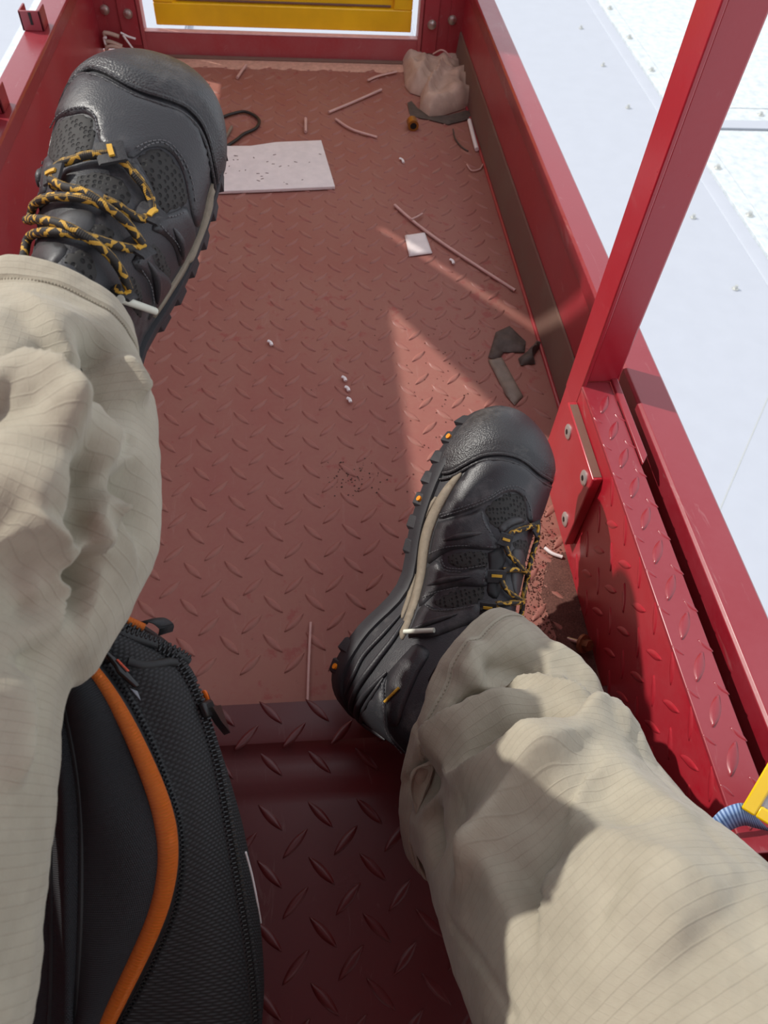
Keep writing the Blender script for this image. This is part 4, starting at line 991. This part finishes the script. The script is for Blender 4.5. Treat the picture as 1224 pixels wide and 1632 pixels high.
def loft(keys, per, bulge=0.):
    rows = []
    K = np.array([C3[k] for k in keys]); n = len(keys); M = np.gradient(K, axis=0)   # knots fall on every per-th column
    for q in range(n - 1):
        for a in range(per + (1 if q == n - 2 else 0)):
            x = a / per; rows.append((2 * x**3 - 3 * x**2 + 1) * K[q] + (x**3 - 2 * x**2 + x) * M[q] + (-2 * x**3 + 3 * x**2) * K[q + 1] + (x**3 - x**2) * M[q + 1])
    return np.array(rows).transpose(1, 0, 2)
FULL = loft(order, NJ); FS = Sheet(FULL, False)
nrm = FS.normals(); 
if (nrm[NB // 2, NJ * 3] @ (CAM - FULL[NB // 2, NJ * 3])) < 0: nrm = -nrm
def bag_part(name, j0, j1, mat, off=0., bul=0., label=None, wr=0.):
    G = FULL[:, j0:j1 + 1].copy(); n = nrm[:, j0:j1 + 1]; k = j1 - j0
    t = np.linspace(0, 1, k + 1)[None, :, None]; G = G + n * (off + bul * np.sin(np.pi * t))
    if wr:
        for a in range(G.shape[0]):
            for c in range(G.shape[1]): G[a, c] += n[a, c] * wr * math.sin(math.pi * c / k) * nz(G[a, c], 22, 4)
    sI = np.r_[0, np.cumsum(np.linalg.norm(np.diff(G[:, 0], axis=0), axis=1))]; sJ = np.r_[0, np.cumsum(np.linalg.norm(np.diff(G[G.shape[0] // 2], axis=0), axis=1))]
    m = G.shape[1]; V = list(G.reshape(-1, 3)); U = [(sI[a], sJ[c]) for a in range(NB) for c in range(m)]; Fc = []
    for a in range(NB - 1):
        for c in range(m - 1): Fc.append((a * m + c, (a + 1) * m + c, (a + 1) * m + c + 1, a * m + c + 1))
    return mesh(name, V, Fc, mat, bag, True, U, label)
J = {k: i * NJ for i, k in enumerate(order)}
bag_part('front_pocket', J['k0'], J['k1'], 'bag_fabric', 0, .004)
bag_part('front_pocket', J['k1'], J['k1b'], 'bag_fabric', 0, .004)
bag_part('front_pocket', J['k1b'], J['k2'], 'bag_fabric', 0, .006, wr=.006, label='black fabric front pocket panel')
bag_part('zip_tape', J['k2'], J['k3'], 'bag_black', 0, .001)
bag_part('mesh_gusset', J['k3'], J['k5'], 'bag_mesh', 0, .003, label='black woven mesh side gusset')
bag_part('back_shell', J['k5'], J['k8'], 'bag_mesh', 0, 0.)
# closing the far end and the hidden flanks down to the floor
def skirt(ring, name):
    R_ = np.array(ring); low = R_.copy(); low[:, 2] = .009; mid = (R_ + low) / 2; m = len(R_); V = list(R_) + list(mid) + list(low); Fc = []
    for a in range(2):
        for i in range(m - 1): Fc.append((a * m + i, a * m + i + 1, (a + 1) * m + i + 1, (a + 1) * m + i))
    o = mesh(name, V, Fc, 'bag_black', bag, True); return o
skirt(FULL[0], 'top_end'); skirt(FULL[-1], 'bottom_end'); skirt(FULL[:, 0], 'front_flank')
bo = [p * np.array([1, 1, 0]) + np.array([0, 0, .0085]) for p in list(FULL[::6, 0]) + list(FULL[-1, ::6]) + list(FULL[::-6, -1]) + list(FULL[0, ::-6])]
cc = np.mean(bo, axis=0); mesh('base', [cc] + bo, [(0, i + 1, (i + 1) % len(bo) + 1) for i in range(len(bo))], 'bag_black', bag)
def on(key, off, a=0, b=NB):
    j = J[key]; return FULL[a:b, j] + nrm[a:b, j] * off
def on_px(px, off, n=20):
    P = []
    for q in px:
        p = FS.hit(*q); d2 = ((FULL - p) ** 2).sum(2); i, j = np.unravel_index(d2.argmin(), d2.shape); P.append(p + nrm[i, j] * off)
    return crom(P, n)
P = crom(on('k2', .0015)[::4], 160); _k = np.ones(21) / 21; P = np.array([np.convolve(np.r_[[P[0, a]] * 10, P[:, a], [P[-1, a]] * 10], _k, 'valid') for a in range(3)]).T; MB().add(*tube_geo(P, np.interp(np.linspace(0, 1, 160), [0, .2, .45, .8, 1], [.0024, .0038, .0055, .0050, .0046]), 14)).obj('orange_piping', 'bag_piping', bag, uv=True, label='thick orange piping around the front pocket')
for k in ('k1', 'k1b'): MB().add(*tube_geo(on(k, -.0002), .0016, 8)).obj('pocket_seam', 'bag_black', bag)
# zips: tape, coil of teeth on both sides
def teeth(P, w, pitch, name, parent, mat='zip_black', rad=.0007):
    P = np.array(P); s = np.r_[0, np.cumsum(np.linalg.norm(np.diff(P, axis=0), axis=1))]; n = int(s[-1] / pitch); b = MB()
    Q = np.c_[[np.interp(np.linspace(0, s[-1], n), s, P[:, k]) for k in range(3)]].T; T, N, B = frames(Q, up=(0, 0, 1))
    for i in range(n):
        up = CAM - Q[i]; up /= np.linalg.norm(up); sd = np.cross(T[i], up); sd /= np.linalg.norm(sd); sg = 1 if i % 2 else -1
        a = Q[i] + sd * w * .1 * -sg; c = Q[i] + sd * w * .55 * sg
        b.tube([a + up * .0004, (a + c) / 2 + up * .0012, c], rad, 6)
    return b.obj(name, mat, parent, kind='stuff')
mz = MB().add(*tube_geo(crom(on('k5', .0012)[::4], 140), .0030, 10, True, .45)).obj('main_zip', 'bag_black', bag, label='large black coil zip')
teeth(crom(on('k5', .0026)[::4], 160), .0056, .0014, 'zip_teeth', mz, rad=.0008)
pz = MB().add(*tube_geo(crom(on('k3', .0008)[::4], 140), .0022, 10, True, .45)).obj('pocket_zip', 'bag_black', bag)
teeth(crom(on('k3', .0018)[::4], 160), .0028, .0013, 'zip_teeth', pz, rad=.0005)
TZ = lambda l: zp(l, 80, 950, .26144)
P = on_px(TZ([(140, 110), (300, 190), (480, 265), (650, 320), (760, 365), (820, 410)]), .0022, 60); tz = MB().add(*tube_geo(P, .0030, 10)).obj('top_zip', 'bag_black', bag)
teeth(P + np.array([0, 0, .0018]), .0056, .0014, 'zip_teeth', tz, rad=.0008)
P = on_px(TZ([(250, 75), (350, 115), (450, 165), (555, 215)]), .003, 30); MB().add(*tube_geo(P, .0024, 10)).obj('back_piping', 'bag_piping', bag, uv=True)
P = on_px(TZ([(470, 400), (560, 425), (650, 420), (730, 410), (800, 430), (860, 520)]), .001, 30); MB().add(*tube_geo(P, .0028, 10)).obj('gusset_roll', 'bag_black', bag)
# pull loop at the top, pullers, tags
P = on_px(TZ([(500, 190)]), .0, 1) if False else None
L0 = at_d(210, 1000, .433); L1 = at_d(252, 1012, .443)
V, Fc, U = [], [], []
Cv = crom([L0, at_d(215, 993, .427), at_d(238, 991, .426), at_d(252, 1000, .431), L1], 24)
for p in Cv:
    q = np.array([.006, .008, -.010]); V += [p, p + q, p + q * 1. + np.array([0, 0, -.0012]), p + np.array([0, 0, -.0012])]
for i in range(23):
    for j in range(4): Fc.append((i * 4 + j, i * 4 + (j + 1) % 4, (i + 1) * 4 + (j + 1) % 4, (i + 1) * 4 + j))
mesh('grab_loop', V, Fc, 'webbing', bag, True)
def puller(p0, p1, name, w, red):
    a, c = on_px([p0], .006, 1) if False else (None, None)
def quad_strap(px4, off, th, name, mat, parent, label=None):
    P = [on_px([q, q, q], off, 3)[1] for q in px4]; n = np.cross(P[1] - P[0], P[3] - P[0]); n /= np.linalg.norm(n)
    if n @ (CAM - P[0]) < 0: n = -n
    return MB().prism(P, n * th).obj(name, mat, parent, True, th * .35, label=label)
sl = quad_strap(TZ([(225, 345), (265, 320), (370, 395), (330, 440)]), .002, .005, 'zip_slider', 'bag_gloss', pz)
quad_strap(TZ([(300, 340), (380, 375), (540, 550), (500, 570), (390, 480), (370, 440)]), .005, .004, 'zip_pull', 'bag_gloss', pz)
quad_strap(TZ([(385, 395), (400, 390), (470, 460), (455, 468)]), .0092, .0012, 'pull_print', 'puller_red', pz)
quad_strap(TZ([(870, 665), (925, 640), (960, 720), (910, 760)]), .002, .005, 'zip_slider', 'zip_black', mz)
quad_strap(TZ([(905, 700), (970, 690), (1060, 800), (1090, 830), (1070, 845), (960, 790)]), .005, .004, 'zip_pull', 'bag_gloss', mz)
quad_strap(TZ([(970, 690), (1000, 690), (1048, 770), (1030, 785), (985, 735)]), .0092, .0012, 'pull_print', 'puller_red', mz)
quad_strap(TZ([(908, 580), (940, 600), (1010, 660), (1025, 710), (985, 690), (930, 630)]), .001, .003, 'back_tab', 'bag_piping', bag)
quad_strap(TZ([(100, 180), (140, 185), (240, 300), (220, 330), (170, 270)]), .001, .001, 'grey_tab', 'bag_grey', bag)
quad_strap(TZ([(480, 560), (530, 580), (550, 640), (530, 620)]), .001, .001, 'grey_tab', 'bag_grey', bag)
quad_strap(TZ([(60, 235), (90, 240), (130, 280), (90, 275)]), .001, .001, 'orange_tab', 'bag_piping', bag)
TB = lambda l: zp(l, 0, 1250, .36765)
P = on_px(TB([(1062, 295), (1090, 400), (1110, 500), (1128, 600)]), .0005, 20); MB().add(*tube_geo(P, .0007, 8)).obj('white_edging', 'tie_white', bag)
for l in ([(790, 110), (850, 200), (870, 300)], [(820, 330), (900, 400), (930, 520)], [(840, 660), (880, 760), (930, 800)], [(820, 760), (860, 850)], [(900, 180), (930, 300), (945, 420)]):
    P = on_px(TB(l), .0006, 14); MB().add(*tube_geo(P, .0022, 8, True, .35)).obj('glossy_print', 'bag_gloss', bag)

# ================================================================ LITTER ON THE FLOOR
def poly_pad(name, px, z0, th, mat, label, cat, hfun=None, res=.006, group=None, edge=.006, world=False, rounded=False):
    Q = [tuple(q[:2]) for q in (px if world else [at_z(u, v, z0) for u, v in px])]; Q = ([tuple(q) for q in crom(Q + [Q[0]], len(Q) * 4)[:-1]] if rounded else [tuple(np.array(Q[i]) * (1 - t) + np.array(Q[(i + 1) % len(Q)]) * t) for i in range(len(Q)) for t in (0, .25, .5, .75)]) if hfun else Q
    n = len(Q); pts = [Vector(q) for q in Q]; xs = [q[0] for q in Q]; ys = [q[1] for q in Q]
    if hfun:
        a = min(xs)
        while a < max(xs):
            c = min(ys)
            while c < max(ys):
                if inside((a, c), Q) and edge_dist((a, c), Q) > res * .4: pts.append(Vector((a, c)))
                c += res
            a += res
    vo, eo, fo, *_ = delaunay_2d_cdt(pts, [(i, (i + 1) % n) for i in range(n)], [], 1, 1e-7)
    m = len(vo); top = []; bot = []
    for v in vo:
        d_ = edge_dist((v.x, v.y), Q) if hfun else 1; h = th if not hfun else th * .3 + (hfun(v.x, v.y)) * min(1, d_ / edge) ** .6
        top.append((v.x, v.y, z0 + h)); bot.append((v.x, v.y, z0))
    Fc = [tuple(f) for f in fo]; cnt = {}
    for f in Fc:
        for i in range(len(f)): k = tuple(sorted((f[i], f[(i + 1) % len(f)]))); cnt[k] = cnt.get(k, 0) + 1
    Fc += [tuple(i + m for i in f) for f in fo] + [(k[0], k[1], k[1] + m, k[0] + m) for k, c in cnt.items() if c == 1]
    cx, cy = sum(xs) / n, sum(ys) / n
    o = mesh(name, top + bot, Fc, mat, None, bool(hfun), origin=(cx, cy, z0)); fixn(o)
    if hfun: sharp(o, 60)
    return tag(o, label, cat, group)
def stick(name, px, r, mat, label, cat, z=None, flat=None, n=16, zs=None):
    z = (r if flat is None else r * 1.0) + .0016 if z is None else z
    P = crom([at_z(u, v, z if zs is None else zs[i]) for i, (u, v) in enumerate(px)], n); c = P.mean(axis=0); V, Fc, U = tube_geo(P, r, 8, True, flat)
    o = mesh(name, V, Fc, mat, None, True, origin=(c[0], c[1], 0.0015)); fixn(o); sharp(o, 60); return tag(o, label, cat)
zl = .0016
fb = poly_pad('foam_sheet', [(285, 238), (400, 237), (440, 231), (512, 228), (534, 302), (420, 307), (285, 312)], zl, .006, 'foam_white', 'white rectangular foam sheet lying flat beside the left shoe', 'foam sheet')
b_ = fb.modifiers.new('bevel', 'BEVEL'); b_.width = .0012; b_.segments = 2
for k in range(26):
    a = rng.random(); c = rng.random(); p0 = at_z(352 + a * 160, 243 + c * 50, zl + .0062)
    V, Fc, U = tube_geo([p0, p0 + np.array([rng.uniform(-.006, .006), rng.uniform(-.004, .004), 0])], .0009, 6, True, .3); MB().add(V, Fc, U).obj('dirt_mark', 'soil', fb)
poly_pad('plastic_packet', [(645, 376), (677, 371), (689, 404), (652, 409)], zl, .003, 'foam_white', 'small square pale packet beside the long stick', 'packet', lambda x, y: .003 + .002 * nz((x, y, 0), 90, 2), .004, edge=.004)
# crumpled rag in the far right corner
Rg = lambda l: zp(l, 600, 60, .1634)
rag = thing('work_rag', 'crumpled dusty beige cloth rag in the far right corner', 'rag', tuple(at_z(700, 140, 0.0016)))
def cloth(px, z0, h, seed, ridges):
    RP = [[at_z(u, v, z0)[:2] for u, v in r] for r in ridges]
    def hf(x, y):
        s = h * (.6 + .35 * nz((x, y, 0), 24, seed) + .15 * (1 - 2 * abs(nz((x, y, 0), 34, seed))) + .05 * nz((x, y, 0), 90, seed))
        for r in RP:
            for i in range(len(r) - 1):
                a, b = r[i], r[i + 1]; ab = b - a; t = min(1, max(0, ((np.array([x, y]) - a) @ ab) / (ab @ ab))); d2 = np.linalg.norm(a + ab * t - np.array([x, y])); s += h * .35 * math.exp(-(d2 / .009) ** 2)
        return max(s, h * .1)
    o = poly_pad('cloth_fold', px, z0, .004, 'rag_cloth', None, None, hf, .0045, edge=.016); o.parent = rag; o.location = tuple(np.array(o.location) - W(rag)); return o
cloth(Rg([(240, 180), (300, 160), (420, 165), (560, 160), (700, 185), (830, 210), (850, 330), (820, 430), (700, 470), (600, 560), (420, 570), (330, 540), (280, 480), (265, 330)]), .0016, .030, 3, [Rg([(330, 330), (400, 520)]), Rg([(460, 300), (430, 500)]), Rg([(640, 320), (700, 410)])])
cloth(Rg([(430, 560), (560, 430), (700, 440), (850, 430), (970, 490), (970, 650), (840, 700), (650, 760), (510, 770), (420, 700)]), .0016, .046, 6, [Rg([(480, 640), (600, 470), (830, 450)])])
# pipe fitting
p = at_z(658, 197, .010); V, Fc, U = tube_geo([p + np.array([-.001, .010, 0]), p + np.array([0, -.010, 0])], .0105, 20, False)
pf = MB().add(V, Fc, U)
V, Fc, U = tube_geo([p + np.array([0, -.0102, 0]), p + np.array([-.001, .006, 0])], .0062, 20, False); pf.add(V, Fc, U)
k = len(pf.V); 
a = np.linspace(0, 2 * np.pi, 20, endpoint=False)
o = pf.obj('pipe_fitting', 'brass', None, True, origin=(p[0], p[1], .0015)); tag(o, 'small brass threaded pipe fitting near the rag', 'fitting')
V, Fc, U = tube_geo([p + np.array([0, -.0099, 0]), p + np.array([0, -.0090, 0])], .0064, 20); MB().add(V, Fc, U).obj('bore', 'socket_black', o)
V, Fc, U = tube_geo([p + np.array([0, -.0100, 0]), p + np.array([0, -.0040, 0])], .0105, 20, False)
n0 = len(V); ring_in = [p + np.array([.0064 * math.cos(t), -.0103, .0064 * math.sin(t)]) for t in a]; ring_out = [p + np.array([.0105 * math.cos(t), -.0101, .0105 * math.sin(t)]) for t in a]
mesh('rim', ring_in + ring_out, [(i, (i + 1) % 20, 20 + (i + 1) % 20, 20 + i) for i in range(20)], 'brass', o)
S_ = stick
S_('plastic_tie', [(629, 327), (655, 350), (700, 384), (760, 424), (821, 463)], .0026, 'tie_plastic', 'long thin pale pink tie running past the packet', 'cable tie')
S_('plastic_tie', [(655, 350), (664, 346), (673, 341)], .0020, 'tie_plastic', 'tiny pale tie end branching off the long tie', 'cable tie', zs=[.007, .008, .006])
S_('plastic_tie', [(524, 179), (560, 164), (608, 143)], .0028, 'tie_plastic', 'straight pale tie slanting up towards the rag', 'cable tie')
S_('plastic_tie', [(535, 190), (560, 206), (601, 219)], .0026, 'tie_plastic', 'bent pale tie below the slanting one', 'cable tie')
S_('plastic_tie', [(487, 189), (487, 210)], .0030, 'tie_plastic', 'short pale stub above the foam sheet', 'cable tie')
S_('thin_stick', [(490, 1120), (492, 1060), (495, 992)], .0016, 'tie_plastic', 'thin pale stick lying near the plate lip', 'stick')
S_('plastic_tube', [(748, 192), (754, 216), (760, 238)], .0042, 'tie_white', 'short white plastic tube beside the right wall', 'tube')
S_('plastic_tie', [(868, 873), (880, 882), (896, 888)], .0022, 'tie_white', 'pale curved tie under the right shoe toe', 'cable tie')
S_('plastic_tie', [(530, 90), (600, 92), (655, 96)], .0024, 'tie_plastic', 'pale tie lying along the far sill', 'cable tie')
S_('pale_chip', [(378, 124), (386, 112), (392, 104)], .0030, 'tie_plastic', 'short pale chip by the far sill', 'chip')
S_('pale_shaving', [(632, 114), (600, 122), (586, 128)], .0034, 'tie_plastic', 'flat pale shaving left of the rag', 'shaving', flat=.5)
S_('black_wire', [(352, 188), (368, 182), (390, 178), (412, 190), (408, 204), (388, 214), (378, 222), (360, 234)], .0030, 'wire_black', 'looped black wire scrap above the foam sheet', 'wire', n=50)
S_('grey_strip', [(354, 226), (364, 212), (369, 202)], .0030, 'grey_tape', 'olive grey strip inside the wire loop', 'strip')
S_('wire_scrap', [(722, 206), (726, 222), (738, 236), (746, 241)], .0014, 'dark_scrap', 'thin curved wire left of the white tube', 'wire', n=24)
S_('wire_scrap', [(744, 262), (752, 272), (764, 270), (770, 262)], .0014, 'tie_plastic', 'small curled pale wire near the right wall', 'wire', n=24)
S_('wire_scrap', [(690, 86), (705, 80), (720, 92)], .0016, 'tie_plastic', 'pale wire loop sticking out behind the rag', 'wire', n=20, zs=[.05, .062, .05])
# loose shavings heaped in the far left corner
for i, l in enumerate([[(142, 62), (165, 52), (190, 58)], [(150, 78), (170, 66), (195, 74)], [(160, 86), (175, 74), (200, 80)], [(192, 52), (204, 58), (216, 62)], [(196, 56), (206, 70), (212, 78)], [(146, 70), (150, 62), (170, 60)]]):
    P = crom([at_y(u, v, YF - .016 - .006 * (i % 3)) for u, v in l], 16); P[:, 2] = np.maximum(P[:, 2], .0075); P[:, 0] = np.maximum(P[:, 0], XL + .012); c = P.mean(axis=0)
    V, Fc, U = tube_geo(P, .006 if i < 3 else .0035, 8, True, .6); o = mesh('pale_shaving', V, Fc, 'rag_cloth' if i < 3 else 'foam_white', None, True, origin=(c[0], c[1], .0015)); fixn(o)
    tag(o, ['curled beige shaving topmost in the corner heap', 'long beige shaving across the corner heap', 'beige shaving nearest the shoe in the corner heap', 'white plastic offcut at the right of the corner heap', 'white plastic offcut pointing down beside the corner heap', 'short pale offcut at the heap\'s left edge'][i], 'shaving')
# tape and scraps by the right wall
poly_pad('tape_scrap', [(778, 574), (800, 570), (834, 632), (820, 646), (806, 630)], zl, .002, 'grey_tape', 'long grey tape strip by the right wall', 'tape', lambda x, y: .003 + .003 * nz((x, y, 0), 60, 2), .004, edge=.004)
poly_pad('dark_scrap', [(778, 570), (790, 530), (812, 520), (838, 545), (836, 562), (802, 562), (795, 575)], zl, .003, 'dark_scrap', 'torn dark scrap above the tape strip', 'scrap', lambda x, y: .004 + .006 * nz((x, y, 0), 50, 5), .005, edge=.006)
poly_pad('dark_scrap', [(826, 572), (846, 556), (858, 540), (864, 548), (850, 568), (853, 580), (830, 583)], zl, .004, 'dark_scrap', 'small black folded scrap against the right wall', 'scrap', lambda x, y: .007 + .008 * nz((x, y, 0), 60, 9), .005, edge=.005)
poly_pad('dark_sheet', Rg([(300, 640), (340, 620), (400, 690), (520, 775), (700, 760), (960, 690), (1050, 700), (1060, 760), (900, 800), (700, 850), (500, 800), (330, 770)]), zl, .003, 'dark_scrap', 'flattened dark sheet under the rag', 'scrap', lambda x, y: .002 + .002 * nz((x, y, 0), 30, 9), .008)
for i, (u, v) in enumerate([(640, 254), (548, 602), (553, 618), (556, 636), (720, 415), (430, 545)]):
    P0 = at_z(u, v, .004); b = MB(); V = []; 
    S_('paint_chip', [(u - 3, v - 2), (u + 1, v), (u + 3, v + 5)], .0024, 'tie_white', ['pale pebble below the brass fitting', 'white flake in the middle of the floor, upper one', 'white flake in the middle of the floor, middle one', 'white flake in the middle of the floor, lowest one', 'pale crumb below the square packet', 'tiny white speck left of the floor centre'][i], 'flake', flat=.6)
# bolt with washer lying by the panel
bp = at_z(930, 1026, .012); bolt = thing('loose_bolt', 'rusty flanged bolt lying on the dirt beside the side panel', 'bolt', (bp[0], bp[1], .002))
ax = np.array([.45, -.55, .55]); ax /= np.linalg.norm(ax); 
MB().add(*tube_geo([bp - ax * .024, bp], .0030, 10)).obj('shank', 'steel', bolt)
MB().add(*tube_geo([bp - ax * .001, bp + ax * .002], [.0105, .0098], 20)).obj('flange', 'rust_steel', bolt)
MB().add(*tube_geo([bp + ax * .002, bp + ax * .0085], .0062, 6)).obj('hex_head', 'rust_steel', bolt, False)
# grit swept into the corner below the side panel and other dirty patches
def grit(name, cx, cy, sx, sy, n, r0, r1, mat, label):
    b = MB()
    for k in range(n):
        x = rng.gauss(cx, sx); y = rng.gauss(cy, sy); r = rng.uniform(r0, r1)
        if x > PXF - .003 or x < XL + .01 or y < EDGE_Y + .004: continue
        if x > XR - .012: continue
        A = [rng.uniform(.6, 1.2) for _ in range(6)]
        V = [(x - r * A[0], y, r * .5), (x + r * A[1], y, r * .5), (x, y - r * A[2], r * .5), (x, y + r * A[3], r * .5), (x, y, r * (1 + A[4] * .4)), (x, y, 0)]
        b.add(V, [(0, 2, 4), (2, 1, 4), (1, 3, 4), (3, 0, 4), (2, 0, 5), (1, 2, 5), (3, 1, 5), (0, 3, 5)])
    o = b.obj(name, mat, None, False, origin=(cx, cy, 0)); return tag(o, label, 'grit', kind='stuff')
soil = poly_pad('soil_patch', [(872, 892), (905, 878), (925, 930), (940, 1000), (952, 1075), (990, 1180), (930, 1120), (885, 1010), (862, 950)], .0002, .0012, 'soil', 'brown soil swept along the side panel foot', 'soil', lambda x, y: .0018 + .002 * nz((x, y, 0), 80, 3), .004, edge=.012)
soil['kind'] = 'stuff'
grit('grit', .262, .40, .020, .075, 1300, .0006, .0016, 'soil', 'brown grit heaped along the side panel foot')
grit('grit', .255, .40, .026, .085, 500, .0006, .0018, 'grit_light', 'pale grit scattered over the soil by the side panel')
grit('grit', .05, .585, .020, .016, 90, .0006, .0014, 'dark_scrap', 'dark grit patch in the middle of the floor')
grit('grit', .21, .68, .07, .11, 140, .0006, .0014, 'soil', 'scattered grit in front of the right shoe toe')
# ================================================================ ID BADGE with lanyard at the right edge
bc = at_d(1203, 1290, .60)
badge = thing('badge_holder', 'yellow framed clear badge holder resting at the right edge', 'badge', tuple(at_d(1200, 1300, .525)))
def bd(px, off=0.): return [at_d(u, v, .505 + off) for u, v in px]
A0, A1, A2 = np.array([1181., 1288.]), np.array([1246., 1178.]), np.array([1262., 1338.])   # corner, along the long side, along the short side
def bq(s, t): q = A0 + (A1 - A0) * s + (A2 - A0) * t; return (q[0], q[1])
def bquad(s0, s1, t0, t1): return bd([bq(s0, t0), bq(s1, t0), bq(s1, t1), bq(s0, t1)])
vn = -(at_d(1200, 1290, 1.) - CAM); vn /= np.linalg.norm(vn)
LS, LT_ = 1.5, 1.25
b = MB()
for q in (bquad(0, LS, 0, .27), bquad(0, LS, LT_ - .27, LT_), bquad(0, .16, .27, LT_ - .27), bquad(LS - .16, LS, .27, LT_ - .27)): b.prism(q, vn * .006)
b.obj('frame', 'badge_yellow', badge, True, .0014)
MB().prism(bquad(.10, LS - .10, .20, LT_ - .20), vn * .001).obj('card', 'badge_card', badge, False)
MB().prism([p + vn * .0035 for p in bquad(.14, LS - .14, .25, LT_ - .25)], vn * .0008).obj('window', 'badge_window', badge, False)
# lanyard
Pc = [at_d(1128, 1312, .505), at_d(1150, 1290, .50), at_d(1176, 1280, .50), at_d(1192, 1284, .508), at_d(1205, 1302, .515)]
Pd = [at_d(1150, 1334, .518), at_d(1168, 1322, .516), at_d(1186, 1316, .516), at_d(1204, 1320, .518), at_d(1230, 1326, .52)]
a_, c_ = crom(Pc, 30), crom(Pd, 30); V = []; U = []; Fc = []
s = np.r_[0, np.cumsum(np.linalg.norm(np.diff(a_, axis=0), axis=1))]
for i in range(30):
    for t, h in ((0, 0), (.5, .003), (1, 0), (.5, -.0)): 
        p = a_[i] * (1 - t) + c_[i] * t + vn * (h if h else (-.0012 if t == .5 else 0)); V.append(p); U.append((s[i], t))
for i in range(29):
    for j in range(4): Fc.append((i * 4 + j, i * 4 + (j + 1) % 4, (i + 1) * 4 + (j + 1) % 4, (i + 1) * 4 + j))
mesh('lanyard', V, Fc, 'lanyard_weave', badge, True, U, 'ribbed blue lanyard strap')
